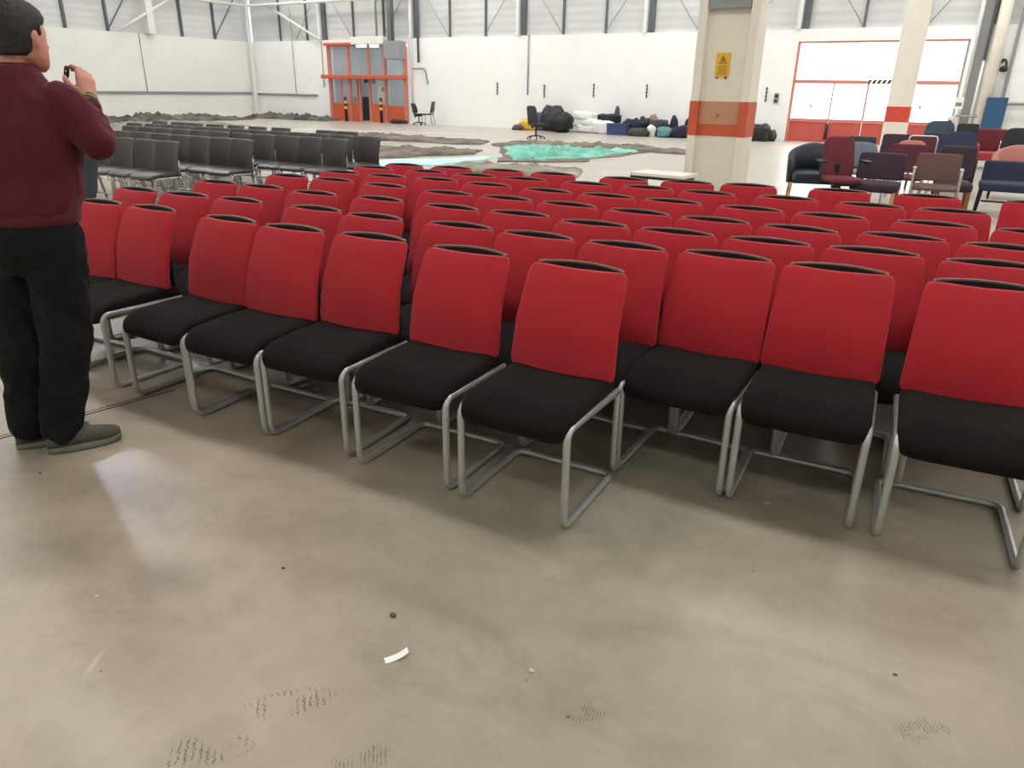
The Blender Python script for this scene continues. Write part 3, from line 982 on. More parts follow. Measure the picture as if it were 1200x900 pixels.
def tub_chair(name, label, loc, rz, fabric, legm, w=0.72, d=0.66, h=0.76, seat_h=0.42, leg_h=0.24, cat='armchair', shell=0.07):
    t = thing(name, label, cat, loc, rz)
    # wrap-round back and arms, as one bent shell
    rings = []
    n = 20
    for i in range(n + 1):
        a = -R(115) + R(230) * i / n
        cx_, cy_ = math.sin(a) * w / 2, math.cos(a) * d / 2
        o_ = V((cx_, cy_, 0))
        nrm = V((cx_, cy_, 0)).normalized()
        top = h - (h - 0.60) * (abs(a) / R(115)) ** 1.6
        inn = o_ - nrm * shell
        rings.append([V((o_.x, o_.y, leg_h)), V((o_.x * 1.03, o_.y * 1.03, (leg_h + top) / 2)), V((o_.x * 1.05, o_.y * 1.05, top - 0.015)), V(((o_.x + inn.x) / 2 * 1.05, (o_.y + inn.y) / 2 * 1.05, top)),
                      V((inn.x, inn.y, top - 0.015)), V((inn.x, inn.y, (leg_h + top) / 2)), V((inn.x, inn.y, leg_h))])
    MB().grid(rings).build('back_and_arms', fabric, t)
    MB().soft((0, -0.03, seat_h - 0.06), (w / 2 - shell, d / 2 - 0.01, 0.08), 0.4, 0.4).build('seat', fabric, t)
    MB().box((0, 0, leg_h + 0.05), (w * 0.78, d * 0.72, 0.1), None, 0.02).build('seat_base', fabric, t, False)
    legs4(t, w * 0.86, d * 0.8, leg_h + 0.02, legm, 0.02, 0.7, False, 0, 0.02)
    return t


def side_chair(name, label, loc, rz, fabric, legm, w=0.5, top=0.85, seat_h=0.46, d=0.48, arms=False, rounded=False, wood=False, back_h=None, thick=0.05, seat_t=0.05, group=None, frame_back=False, lean_=0.1, seatm=None, legr=0.012):
    t = thing(name, label, 'chair', loc, rz, group)
    bh = back_h or (top - seat_h - (0.0 if wood else 0.03))
    zc = top - bh / 2

    def bd(p):
        k = (p.z + bh / 2) / bh
        x = p.x * (1 - (0.30 * max(0, k - 0.45) ** 1.5 if rounded else 0.0))
        return V((x, p.y + lean_ * k + 0.03 * (1 - (p.x / (w / 2)) ** 2) - 0.03, p.z))
    MB().soft((0, d / 2, zc), (w / 2, thick / 2, bh / 2), 0.5 if rounded else 0.18, 0.3, 32, 16, bd).build('backrest', fabric, t)

    def sd(p):
        return V((p.x, p.y, p.z - (0.02 * ((-p.y) / (d / 2)) ** 3 if p.y < 0 else 0)))
    MB().soft((0, 0, seat_h - seat_t / 2), (w / 2, d / 2, seat_t / 2), 0.35, 0.22, 32, 10, sd).build('seat', seatm or fabric, t)
    if wood:
        legs4(t, w, d, seat_h - seat_t + 0.005, legm, 0.024, 1, True, 0, 0.04)
    else:
        for s in (-1, 1):
            x = s * (w / 2 + 0.005)
            if arms:
                MB().tube(fillet([(x, -d / 2 + 0.02, 0), (x, -d / 2 + 0.02, 0.64), (x, d / 2 - 0.02, 0.66), (x, d / 2 + 0.02, 0.0)], 0.06, 4), legr, 8).build('leg_frame', legm, t)
                MB().box((x, -0.02, 0.665), (0.045, d * 0.55, 0.025), None, 0.008).build('armrest', M['black'] if legm is M['black'] else legm, t, False)
            else:
                MB().tube([(x, -d / 2 + 0.01, 0), (x, -d / 2 + 0.03, seat_h - 0.03)], legr, 8).build('leg', legm, t)
                MB().tube(fillet([(x, d / 2 + 0.06, 0), (x, d / 2 - 0.02, seat_h - 0.03), (x * 0.96, d / 2 + lean_ * 0.6, zc)], 0.05, 4), legr, 8).build('leg', legm, t)
            MB().tube([(x, -d / 2 + 0.03, seat_h - 0.045), (x, d / 2 - 0.02, seat_h - 0.045)], legr, 8).build('side_rail', legm, t)
    if frame_back:
        pts = [(-w / 2 - 0.01, d / 2 + 0.0, seat_h), (-w / 2 - 0.01, d / 2 + lean_, top + 0.01), (w / 2 + 0.01, d / 2 + lean_, top + 0.01), (w / 2 + 0.01, d / 2 + 0.0, seat_h)]
        MB().tube(fillet(pts, 0.06, 4), 0.014, 8).build('back_frame', legm, t)
    return t


def office_chair(name, label, loc, rz, fabric, top=1.08, seat_h=0.5, w=0.48, arms=True, bh=0.58, slim=False, base=None):
    base = base or M['black']
    t = thing(name, label, 'office chair', loc, rz)

    def bd(p):
        k = (p.z + bh / 2) / bh
        return V((p.x * (1 - 0.10 * k), p.y + 0.12 * k + 0.03 * (p.x / (w / 2)) ** 2 * -1 - 0.02 * math.sin(k * 3.1), p.z))
    MB().soft((0, 0.2, top - bh / 2), (w / 2, 0.035, bh / 2), 0.35, 0.4, 32, 16, bd).build('backrest', fabric, t)
    MB().soft((0, -0.03, seat_h - 0.03), (w / 2, 0.24, 0.04), 0.5, 0.35, 32, 12).build('seat', fabric, t)
    MB().box((0, 0.2, seat_h + 0.0), (0.07, 0.05, 0.34), None, 0.01).build('back_stem', base, t, False)
    MB().box((0, 0, seat_h - 0.09), (0.22, 0.24, 0.05), None, 0.01).build('tilt_box', base, t, False)
    if arms:
        for s in (-1, 1):
            a = MB().tube(fillet([(s * 0.12, -0.02, seat_h - 0.08), (s * (w / 2 + 0.05), -0.02, seat_h - 0.08), (s * (w / 2 + 0.07), -0.02, seat_h + 0.2)], 0.05, 4), 0.018, 8).build('arm_post', base, t)
            MB().box((s * (w / 2 + 0.07), -0.03, seat_h + 0.21), (0.08, 0.26, 0.03), None, 0.012).build('arm_pad', M['black'], a, False)
    MB().cyl((0, 0, 0.1), (0, 0, seat_h - 0.1), 0.025, None, 12).build('gas_column', base, t)
    MB().cyl((0, 0, 0.08), (0, 0, 0.14), 0.04, None, 12).build('hub', base, t)
    for k in range(5):
        a = 2 * math.pi * k / 5 + 0.3
        c_, s_ = math.cos(a), math.sin(a)
        lg = MB().tube([(0, 0, 0.12), (c_ * 0.29, s_ * 0.29, 0.075)], [0.024, 0.016], 8).build('base_arm', base, t)
        MB().cyl((c_ * 0.3 - s_ * 0.02, s_ * 0.3 + c_ * 0.02, 0.028), (c_ * 0.3 + s_ * 0.02, s_ * 0.3 - c_ * 0.02, 0.028), 0.028, None, 12).build('castor', M['black'], lg)
    return t


def gp(px, Y):
    """x of a pixel column in the vertical plane Y"""
    return on_wall(px, 180, Y).x


tub_chair('tub_armchair', 'dark navy tub armchair with wooden legs, left of the crimson office chair', (gp(957, 12.5), 12.5, 0), R(14), M['dnavy'], M['wood'], 0.78, 0.66, 0.86, 0.45, 0.28)
office_chair('office_chair', 'crimson office chair with black armrests among the assorted chairs', (gp(990, 11.35), 11.35, 0), R(28), M['officered'], 1.02, 0.5, 0.46, True, 0.58)
side_chair('conference_chair', 'grey-blue chair with a rounded back, behind the crimson office chair', (gp(1006, 13.2), 13.15, 0), R(4), M['greyblue'], M['chrome'], 0.56, 0.86, 0.46, 0.46, rounded=True)
side_chair('conference_chair', 'black-backed chair peeping over the rounded grey-blue chair', (gp(1005, 14.3), 14.2, 0), R(2), M['dnavy'], M['black'], 0.5, 0.9, 0.46, 0.46)
side_chair('lounge_chair', 'dark purple square-backed chair on beech wood legs', (gp(1034, 11.9), 11.75, 0), R(-2), M['purple'], M['wood'], 0.62, 0.8, 0.44, 0.5, wood=True, thick=0.09, seat_t=0.13)
side_chair('lounge_chair', 'wine-red square-backed chair, just right of the dark purple chair', (gp(1064, 12.7), 12.75, 0), R(4), M['wine'], M['chrome'], 0.5, 0.88, 0.46, 0.48, thick=0.07)
side_chair('visitor_chair', 'dark wine-red chair with a dotted back, in front of the slim column', (gp(1050, 15.8), 15.6, 0), R(2), M['purple'], M['black'], 0.54, 0.9, 0.46, 0.46)
side_chair('visitor_chair', 'peach rounded-back chair behind the wine-red chairs', (gp(1067, 14.2), 14.0, 0), R(2), M['peach'], M['chrome'], 0.46, 0.88, 0.46, 0.44, rounded=True)
side_chair('visitor_chair', 'wine-red chair with a white tube frame round its back', (gp(1079, 15.2), 15.0, 0), R(2), M['wine'], M['steel_light'], 0.42, 0.9, 0.46, 0.44, frame_back=True)
side_chair('visitor_chair', 'brown fabric chair with a pale grey tube frame and arms', (gp(1104, 11.7), 11.55, 0), R(3), M['taupe'], mat('pale_grey_frame', (176, 176, 172), 0.4, 0.2), 0.54, 0.84, 0.46, 0.48, arms=True, legr=0.014)
side_chair('lounge_chair', 'dark purple chair partly hidden behind the brown chair', (gp(1126, 12.5), 12.45, 0), R(6), M['purple'], M['teak'], 0.46, 0.9, 0.44, 0.46, wood=True, thick=0.1, seat_t=0.12)
side_chair('visitor_chair', 'left of two blue-backed chairs behind the brown chair', (gp(1097, 15.6), 15.6, 0), R(2), M['blue'], M['black'], 0.5, 0.95, 0.5, 0.46, legr=0.015)
side_chair('visitor_chair', 'right of two blue-backed chairs, taller with a rounded back and black legs', (gp(1124, 14.6), 14.6, 0), R(4), M['blue'], M['black'], 0.5, 1.02, 0.5, 0.5, rounded=True, arms=True, legr=0.018)
side_chair('visitor_chair', 'slate-teal rounded-back chair far behind the blue chairs', (gp(1095, 19.5), 19.5, 0), R(2), M['teal'], M['black'], 0.6, 1.06, 0.5, 0.46, rounded=True, back_h=0.5)
side_chair('visitor_chair', 'black square-backed chair far behind the blue chairs', (gp(1128, 19.5), 19.3, 0), R(2), M['black'], M['black'], 0.42, 1.02, 0.5, 0.46)
t = thing('vinyl_armchair', 'bright red boxy armchair far behind, below the blue screen', 'armchair', (gp(1157, 21.5), 21.2, 0), R(2))
MB().box((0, 0.28, 0.56), (0.58, 0.12, 0.62), None, 0.04, taper=(1.12, 1)).build('backrest', M['officered'], t, False)
MB().box((0, -0.02, 0.28), (0.44, 0.5, 0.2), None, 0.04).build('seat', M['brightred'], t, False)
for s in (-1, 1):
    MB().box((s * 0.24, -0.02, 0.3), (0.1, 0.54, 0.48), None, 0.04).build('armrest', M['brightred'], t, False)
legs4(t, 0.5, 0.5, 0.1, M['black'], 0.02)
side_chair('visitor_chair', 'black chair with pale legs at the right edge of the photo, below the blue screen', (gp(1193, 17.5), 17.5, 0), R(4), M['black'], M['chrome'], 0.6, 1.02, 0.5, 0.46, rounded=True)
tub_chair('tub_armchair', 'peach curved armchair at the right edge behind the blue seat', (gp(1196, 14.9), 14.9, 0), R(0), M['peach'], M['black'], 0.72, 0.6, 0.84, 0.44, 0.2)
t = thing('reception_seat', 'wide royal blue seat on black legs at the right edge', 'seat', (gp(1212, 12.75), 12.7, 0), R(2))
MB().box((0, 0.24, 0.54), (1.08, 0.1, 0.36), Matrix.Rotation(R(-8), 3, 'X'), 0.03).build('backrest', M['blue'], t, False)
MB().box((0, -0.05, 0.40), (1.12, 0.52, 0.12), None, 0.035).build('seat', M['blue'], t, False)
legs4(t, 1.1, 0.5, 0.35, M['black'], 0.018)
MB().tube([(-0.5, -0.22, 0.2), (0.5, -0.22, 0.2)], 0.012, 8).build('cross_bar', M['black'], t)

# bench before the wide column
p0, p1 = at(748, 200, 0.5), at(810, 205, 0.5)
mid = (p0 + p1) / 2
t = thing('low_bench', 'cream topped low bench beside the foot of the wide column', 'bench', (mid.x, mid.y, 0), math.atan2(p1.y - p0.y, p1.x - p0.x))
bw = (p1 - p0).length
MB().box((0, 0, 0.48), (bw, 0.5, 0.045), None, 0.008).build('top', M['cream'], t, False)
MB().box((0, -0.235, 0.44), (bw, 0.02, 0.035)).build('under_rail', M['black'], t, False)
for s in (-1, 1):
    MB().box((s * (bw / 2 - 0.05), 0, 0.22), (0.04, 0.4, 0.44), None, 0.006).build('leg', M['darkgrey'], t, False)

# dark swivel chair half hidden behind the man
office_chair('office_chair', 'dark slate office chair with a black armrest behind the man', (at(92, 236, 0.5).x - 0.58, at(92, 236, 0.5).y + 0.22, 0), R(-60), mat('slate_fabric', (44, 54, 62), 0.8), 0.93, 0.5, 0.46, True, 0.46)

# ------------------------------------------------------------------ things along the back wall
p = on_wall(628, 160, 22.9)
office_chair('office_chair', 'black office chair alone on the bare floor before the back wall', (p.x, 22.9, 0), R(70), M['black'], 1.05, 0.5, 0.44, False, 0.6)


def heap(name, label, px, py, size, material, cat, seed=0, Y=None, squash=0.55, e=0.7, amp=0.25, rz=0.0):
    pz = on_wall(px, py, YB - 0.75) if Y is None else on_wall(px, py, Y)
    yy = YB - 0.75 if Y is None else Y
    off = V((seed * 7.3, seed * 3.1, 0))

    size = tuple(v_ * 0.92 for v_ in size)

    def df(q):
        k = 1 + 1.5 * amp * noise.noise(V((q.x * 3.2, q.y * 3.2, q.z * 3.2)) + off) + amp * 0.9 * noise.noise(V((q.x * 9, q.y * 9, q.z * 9)) + off)
        return V((q.x * k, q.y * k, q.z * k + (0.12 * abs(size[2]) * noise.noise(V((q.x * 5, q.y * 5, 3.0)) + off))))
    mb = MB().soft((0, 0, 0), (size[0] / 2, size[1] / 2, size[2] / 2), e, e, 30, 16, df, Matrix.Rotation(rz, 3, 'Z'))
    zmin = min(v.co.z for v in mb.bm.verts)
    for v in mb.bm.verts:
        v.co.z = max(v.co.z, zmin + 0.15 * size[2])
    mb.move(lambda q: q - V((0, 0, zmin + 0.15 * size[2])))
    o = mb.build(name, material, None)
    o.location = (pz.x, yy, 0)
    tag(o, label, cat)
    return o


heap('fabric_bundle', 'yellow bundle on the floor by the back wall', 618, 158, (0.75, 0.5, 0.5), M['yellow'], 'bundle', 1)
heap('rubbish_bag', 'dark bag beside the yellow bundle', 607, 158, (0.5, 0.4, 0.24), M['taupe'], 'bag', 2, YB - 1.0)
heap('duffel_bag', 'slate blue bag behind the lone black office chair', 634, 155, (0.7, 0.6, 0.8), M['teal'], 'bag', 3, YB - 0.5)
heap('duffel_bag', 'large dark navy bag heaped high beside the white sacks', 648, 152, (1.1, 0.7, 1.05), M['dnavy'], 'bag', 4, YB - 0.55)
heap('duffel_bag', 'low black bag in front of the large navy bag', 657, 155, (1.1, 0.6, 0.7), M['black'], 'bag', 5, YB - 1.4)
for i, (px, dy, w, h, z, lab) in enumerate(((672, .5, 1.1, .32, 0, 'white sack, bottom left of the sack pile'), (690, .6, 1.1, .34, 0, 'white sack, bottom middle of the sack pile'),
                                            (676, .55, 1.0, .3, .26, 'white sack, second layer on the left of the pile'), (692, .6, 0.8, .3, .28, 'white sack, second layer on the right of the pile'),
                                            (684, .55, 0.9, .34, .5, 'white sack on top of the sack pile'), (706, .9, 0.8, .55, 0, 'white crumpled sack at the right end of the sack pile'))):
    o = heap('white_sack', lab, px, 155, (w, 0.55, h), M['whitebag'], 'sack', 10 + i, YB - dy, 0.5, 0.55, 0.18)
    o.location.z = z
    o['group'] = 'white sacks by the back wall'
p = on_wall(725, 155, YB - 1.0)
t = thing('storage_crate', 'open blue plastic crate beside the white sacks', 'crate', (p.x, YB - 1.0, 0), R(5))
MB().box((0, 0, 0.2), (0.78, 0.5, 0.4), None, 0.02, taper=(1.08, 1.08)).build('body', M['bluebin'], t, False)
MB().tube(fillet([(-0.42, -0.27, 0.4), (0.42, -0.27, 0.4), (0.42, 0.27, 0.4), (-0.42, 0.27, 0.4)], 0.05, 3, True), 0.02, 6, True).build('lip', M['bluebin'], t)
o = heap('black_case', 'flat black case lying on the heap behind the blue crate', 714, 146, (1.0, 0.4, 0.34), M['black'], 'case', 20, YB - 0.45, 0.5, 0.4, 0.1)
o.location.z = 0.42
heap('rubbish_bag', 'black bag under the flat black case', 714, 146, (1.0, 0.45, 0.6), M['black'], 'bag', 30, YB - 0.42, 0.5, 0.5, 0.1)
heap('fabric_bundle', 'navy blue bundle right of the blue crate', 742, 155, (0.9, 0.6, 0.6), M['navy'], 'bundle', 21, YB - 0.6)
heap('rolled_blanket', 'upright grey roll standing behind the blue crate', 722, 150, (0.26, 0.26, 1.25), M['teal'], 'roll', 22, YB - 0.35, 0.5, 0.8, 0.1)
heap('rubbish_bag', 'black pointed bag left of the tan roll', 758, 155, (0.75, 0.6, 0.7), M['black'], 'bag', 23, YB - 0.6)
heap('rubbish_bag', 'dark olive bag low in front of the black pointed bag', 749, 160, (0.9, 0.5, 0.34), mat('olive_cloth', (70, 70, 60), 0.9), 'bag', 24, YB - 1.3)
heap('rolled_blanket', 'tan roll leaning on the back wall', 765, 150, (0.4, 0.3, 0.95), M['tanrug'], 'roll', 25, YB - 0.5, 0.5, 0.8, 0.12)
heap('white_sack', 'small white sack right of the tan roll', 763, 158, (0.35, 0.3, 0.45), M['whitebag'], 'sack', 26, YB - 1.1)
heap('duffel_bag', 'dark navy bag behind the teal bundle', 772, 157, (0.8, 0.6, 0.6), M['dnavy'], 'bag', 27, YB - 0.75)
heap('fabric_bundle', 'pale teal rounded bundle at the right of the heap', 777, 160, (0.55, 0.45, 0.42), M['tealbag'], 'bundle', 28, YB - 1.35)
heap('rolled_blanket', 'upright navy roll near the right end of the heap', 789, 152, (0.32, 0.32, 0.95), M['navy'], 'roll', 29, YB - 0.5, 0.5, 0.8, 0.12)
heap('duffel_bag', 'long navy bag on the floor left of the wide column', 798, 160, (1.1, 0.5, 0.45), M['navy'], 'bag', 31, YB - 1.1)
heap('rolled_blanket', 'upright navy roll touching the edge of the wide column', 806, 152, (0.3, 0.3, 0.95), M['dnavy'], 'roll', 33, YB - 0.4, 0.5, 0.8, 0.12)
heap('rubbish_bag', 'big black bag on the floor right of the wide column', 887, 157, (0.95, 0.6, 0.62), M['black'], 'bag', 34, YB - 0.7, 0.5, 0.35, 0.12)
heap('rubbish_bag', 'small black bag at the right of the big black bag', 903, 158, (0.4, 0.4, 0.5), M['black'], 'bag', 35, YB - 0.5)
heap('rubbish_bag', 'low dark heap at the foot of the right orange office panel', 467, 143, (1.1, 0.3, 0.2), M['black'], 'bag', 36, YB - 0.5)
# two small dark chairs by the office
p = on_wall(503, 144, YB - 0.7)
side_chair('visitor_chair', 'dark grey chair standing right of the orange office front', (p.x, YB - 0.8, 0), R(-70), M['darkgrey'], M['black'], 0.45, 1.0, 0.5, 0.42)
p = on_wall(491, 144, YB - 0.8)
office_chair('office_chair', 'black swivel chair at the right corner of the orange office front', (p.x, YB - 0.8, 0), R(95), M['black'], 0.9, 0.48, 0.38, False, 0.4)


# ------------------------------------------------------------------ carpets and sheets lying about
def crumple(name, label, corners, h, material, cat, seed=0, nx=70, ny=26, edge=0.25, sc=1.1, group=None, world=False, roll=0.0):
    if not world:
        corners = [at(x, y) for x, y in corners]
    corners = [V((c[0], c[1], 0)) for c in corners]
    a, b_, c, d = corners
    off = V((seed * 5.7, seed * 2.3, 0))
    bm = bmesh.new()
    rows = []
    for j in range(ny + 1):
        r = []
        v = j / ny
        for i in range(nx + 1):
            u = i / nx
            q = a.lerp(b_, u).lerp(d.lerp(c, u), v)
            ed = max(abs(2 * u - 1), abs(2 * v - 1)) ** 3
            q = q + V((noise.noise(q * 0.9 + off), noise.noise(q * 0.9 + off + V((9, 9, 0))), 0)) * edge * 2 * ed
            ridge = 1 - abs(noise.noise(q * sc + off)) * 2
            z = h * (0.25 + 0.75 * max(0, ridge) ** 2) * (0.6 + 0.6 * noise.noise(q * 3.1 * sc + off)) * (1 - ed) ** 0.5 + 0.02
            z += h * 0.22 * (1 - abs(noise.noise(q * 6.3 + off)) * 3) * (1 - ed)
            z += roll * max(0, 1 - abs(v - 0.85) * 9)
            r.append(bm.verts.new((q.x, q.y, max(0.015, z))))
        rows.append(r)
    for j in range(ny):
        for i in range(nx):
            bm.faces.new((rows[j][i], rows[j][i + 1], rows[j + 1][i + 1], rows[j + 1][i]))
    # turned-down hem so the sheet has a thickness and meets the floor
    per = [rows[0][i] for i in range(nx + 1)] + [rows[j][nx] for j in range(1, ny + 1)] + [rows[ny][i] for i in range(nx - 1, -1, -1)] + [rows[j][0] for j in range(ny - 1, 0, -1)]
    low = [bm.verts.new((v.co.x, v.co.y, 0.001)) for v in per]
    for i in range(len(per)):
        k = (i + 1) % len(per)
        bm.faces.new((per[k], per[i], low[i], low[k]))
    mb = MB()
    mb.bm.free()
    mb.bm = bm
    o = mb.build(name, material)
    tag(o, label, cat, group)
    return o


crumple('carpet_pile', 'dark grey carpets heaped along the left wall behind the dark chairs', [(-32.15, 10), (-30.2, 10), (-30.0, 26.0), (-32.15, 26.0)], 0.42, M['dcarpet'], 'carpet', 1, 24, 90, 0.3, 1.0, world=True)
crumple('carpet_pile', 'dark carpet strip lying at the foot of the back wall left of the office', [(-32.2, 26.9), (-26.6, 27.1), (-26.6, 28.2), (-32.2, 28.3)], 0.35, M['dcarpet'], 'carpet', 2, 70, 12, 0.12, 1.4, world=True)
crumple('loose_carpet', 'grey-green carpet spread behind the dark chairs on the left', [(-29.3, 13), (-24.5, 14.5), (-25.5, 21.5), (-29.3, 22.5)], 0.2, M['gcarpet'], 'carpet', 3, 50, 60, 0.3, 0.9, world=True)
crumple('loose_carpet', 'long brown-grey carpet strip before the back wall, left of the turquoise tarp', [(352, 161), (566, 170), (575, 166), (395, 157)], 0.16, M['carpet'], 'carpet', 4, 110, 22, 0.3, 0.9)
crumple('loose_carpet', 'long brown carpet strip behind the turquoise tarp reaching to the column', [(580, 171), (802, 181), (806, 176), (600, 166)], 0.16, M['carpet'], 'carpet', 5, 110, 22, 0.25, 1.0)
crumple('loose_carpet', 'brown-grey crumpled carpet beyond the rightmost dark chair', [(436, 186), (560, 181), (578, 177), (438, 173)], 0.17, M['carpet'], 'carpet', 6, 80, 26, 0.2, 1.1)
crumple('plastic_sheet', 'pale turquoise sheet lying behind the back left red chairs', [(425, 199), (520, 193), (585, 184), (436, 189)], 0.05, M['lturq'], 'sheet', 7, 80, 30, 0.15, 1.3)
crumple('plastic_sheet', 'grey-green crumpled sheet just behind the back row of red chairs', [(500, 200), (672, 210), (684, 199), (545, 191)], 0.13, M['gcarpet'], 'sheet', 8, 80, 36, 0.15, 1.4)
crumple('tarpaulin', 'bright turquoise crumpled tarpaulin on the floor before the back wall', [(592, 189), (676, 188), (752, 178), (596, 173)], 0.2, M['turq'], 'tarpaulin', 9, 130, 60, 0.14, 1.5)
crumple('loose_carpet', 'brown carpet edge showing round the turquoise tarpaulin', [(583, 191), (672, 190), (762, 179), (590, 171)], 0.05, M['carpet'], 'carpet', 10, 110, 50, 0.16, 1.2)
crumple('floor_mat', 'small maroon mat lying among the carpets before the office', [(478, 163), (505, 164), (506, 161), (480, 160.4)], 0.04, M['wine'], 'mat', 11, 20, 8, 0.1, 1.2)
a, b_ = at(330, 150.8), at(560, 157)
o = MB().box(((a.x + b_.x) / 2, (a.y + b_.y) / 2, 0.002), ((b_ - a).length, 0.22, 0.004), rot_to(b_ - a)).build('trim_floor_line', M['pale_line'], None, False)  # thin pale strip on the floor before the back wall
structure(o)
# saw-cut floor joint running in behind the man
a, b_ = at(-60, 531), at(205, 457)
for off in (0, 0.03):
    d = (b_ - a).normalized()
    nn = V((-d.y, d.x, 0)) * off
    o = MB().box(((a.x + b_.x) / 2 + nn.x, (a.y + b_.y) / 2 + nn.y, 0.0008), ((b_ - a).length, 0.009 if off == 0 else 0.004, 0.0016), rot_to(b_ - a)).build('trim_floor_joint', M['joint'], None, False)
    structure(o)

# litter in the foreground
a, b_ = at(450, 775), at(480, 768)
mid = (a + b_) / 2
pb = MB()
rings = []
for i in range(9):
    u = i / 8
    c = 0.012 * u ** 2.5 + 0.0012
    rings.append([V((u * 0.068 - 0.034, -0.012 + 0.010 * u * u, c)), V((u * 0.068 - 0.034, 0.012 + 0.010 * u * u, c)), V((u * 0.068 - 0.034, 0.012 + 0.010 * u * u, c + 0.0006)), V((u * 0.068 - 0.034, -0.012 + 0.010 * u * u, c + 0.0006))])
o = pb.grid(rings).build('paper_scrap', M['paper'], None, False)
o.location = (mid.x, mid.y, 0)
o.rotation_euler = (0, 0, rot_to(b_ - a))
o.scale = (1.05, 1.0, 1)
tag(o, 'small white strip of paper on the bare foreground floor', 'paper')


def pebble(px, py, s, material, label, seed):
    p = at(px, py)
    off = V((seed * 3.3, 0, 0))
    o = MB().soft((0, 0, s * 0.35), (s, s * 0.7, s * 0.4), 0.9, 0.9, 14, 8, lambda q: q * (1 + 0.35 * noise.noise(q / s * 1.3 + off))).build('pebble', material)
    o.location = (p.x, p.y, 0)
    tag(o, label, 'pebble', 'crumbs of grit on the floor')


pebble(461, 722, 0.012, M['pebble'], 'brown crumb on the floor just behind the paper strip', 1)
pebble(623, 787, 0.009, M['rubble'], 'pale crumb on the floor right of the paper strip', 2)
pebble(899, 590, 0.012, M['pinkstone'], 'pinkish crumb on the floor below the red chairs on the right', 3)
pebble(113, 699, 0.007, M['rubble'], 'pale crumb on the floor at the lower left', 4)
pebble(332, 666, 0.007, M['pebble'], 'small dark crumb on the floor left of centre', 5)
pebble(47, 555, 0.007, M['pebble'], 'dark crumb on the floor before the man, near his heels', 6)
pebble(1049, 791, 0.006, M['pebble'], 'dark crumb on the floor at the lower right', 7)
for i, (px, py) in enumerate(((357, 452), (372, 458))):
    p = at(px, py)
    o = MB().cyl((p.x, p.y, 0), (p.x, p.y, 0.012), 0.03, 0.027, 16).build('glass_coaster', M['grey'])
    tag(o, '%s of two small round discs on the floor under the front row' % ('left', 'right')[i], 'disc', 'small discs under the chairs')

#MAN0
# ------------------------------------------------------------------ the man on the left
M0 = V((-3.25, 1.55, 0))
VD = M0.normalized()
RD = V((-VD.y, VD.x, 0)) * -1          # to the right as seen from the camera
UPZ = V((0, 0, 1))


def mp(px, py, off=0.0):
    d = ray(px, py)
    t = (M0.length + off) / d.dot(VD)
    return V((0, 0, CAMH)) + d * t


def frame(phi):
    f = VD * math.cos(R(phi)) + RD * math.sin(R(phi))
    return f, V((f.y, -f.x, 0))          # facing, person's right


def fuse(mb, name, material, parent, voxel, smooth_n=4, folds=0.0, fscale=9.0, stretch=(1, 1, 0.5), seed=0.0):
    o = mb.build(name, material, parent)
    md = o.modifiers.new('fuse', 'REMESH')
    md.mode = 'VOXEL'
    md.voxel_size = voxel
    if smooth_n:
        s = o.modifiers.new('relax', 'SMOOTH')
        s.factor = 0.5
        s.iterations = smooth_n
    dg = bpy.context.evaluated_depsgraph_get()
    me = bpy.data.meshes.new_from_object(o.evaluated_get(dg))
    o.modifiers.clear()
    o.data = me
    me.name = name
    if not me.materials:
        me.materials.append(material)
    me.polygons.foreach_set('use_smooth', [True] * len(me.polygons))
    if folds:
        nr = [v.normal.copy() for v in me.vertices]
        for v, n_ in zip(me.vertices, nr):
            q = V((v.co.x * stretch[0], v.co.y * stretch[1], v.co.z * stretch[2])) * fscale + V((seed, seed, 0))
            k = noise.noise(q) + 0.5 * noise.noise(q * 2.3)
            k = 1 - 2 * abs(k)
            v.co = v.co + n_ * folds * k
    return o


man = thing('person', 'man in maroon sweatshirt and black trousers standing at the left, right hand raised', 'person', (M0.x, M0.y, 0))
MI = Matrix.Translation(-M0)
FT, WT = frame(36)                       # torso
FH, WH_ = frame(48)                      # head

sh_c = mp(20, 116)
chest = mp(24, 150)
belly = mp(28, 205)
hem = mp(34, 246, -0.0)
pelvis = mp(36, 268)
neckb = mp(14, 84, -0.01)
shR, shL = sh_c + WT * 0.175 + UPZ * -0.01, sh_c - WT * 0.175 + UPZ * -0.01
elR = mp(115, 166, -0.16)
wrR = mp(104, 121, 0.03)
elL = shL - UPZ * 0.28 + FT * 0.05 - WT * 0.06
wrL = elL + FT * 0.22 + WT * 0.05 - UPZ * 0.03
hipR, hipL = mp(60, 272, -0.07), mp(14, 268, 0.07)
gR, gL = at(78, 527), at(42, 522)
toeR = (at(152, 519) - at(66, 537)).normalized()
toeL = toeR
anR, anL = gR + UPZ * 0.10, gL + UPZ * 0.10
offR, offL = gR.dot(VD) - M0.length, gL.dot(VD) - M0.length
knR, knL = mp(78, 395, offR * 0.6 - 0.04), mp(28, 392, offL * 0.6 + 0.03)


def torso(mb, g):
    secs = []
    for c, w_, d_, e_ in ((pelvis - UPZ * 0.10, .15, .11, 0), (pelvis, .175, .13, 0), (hem, .185, .140, 0), (belly, .190, .145, .012), (chest, .195, .135, .005), ((chest + sh_c) / 2, .20, .125, 0), (sh_c, .19, .105, -.01), (sh_c + UPZ * .045, .13, .085, -.01), (neckb, .075, .07, 0)):
        secs.append((c + FT * e_, WT * (w_ + g), FT * (d_ + g)))
    mb.loft(secs, 28, 0.9)


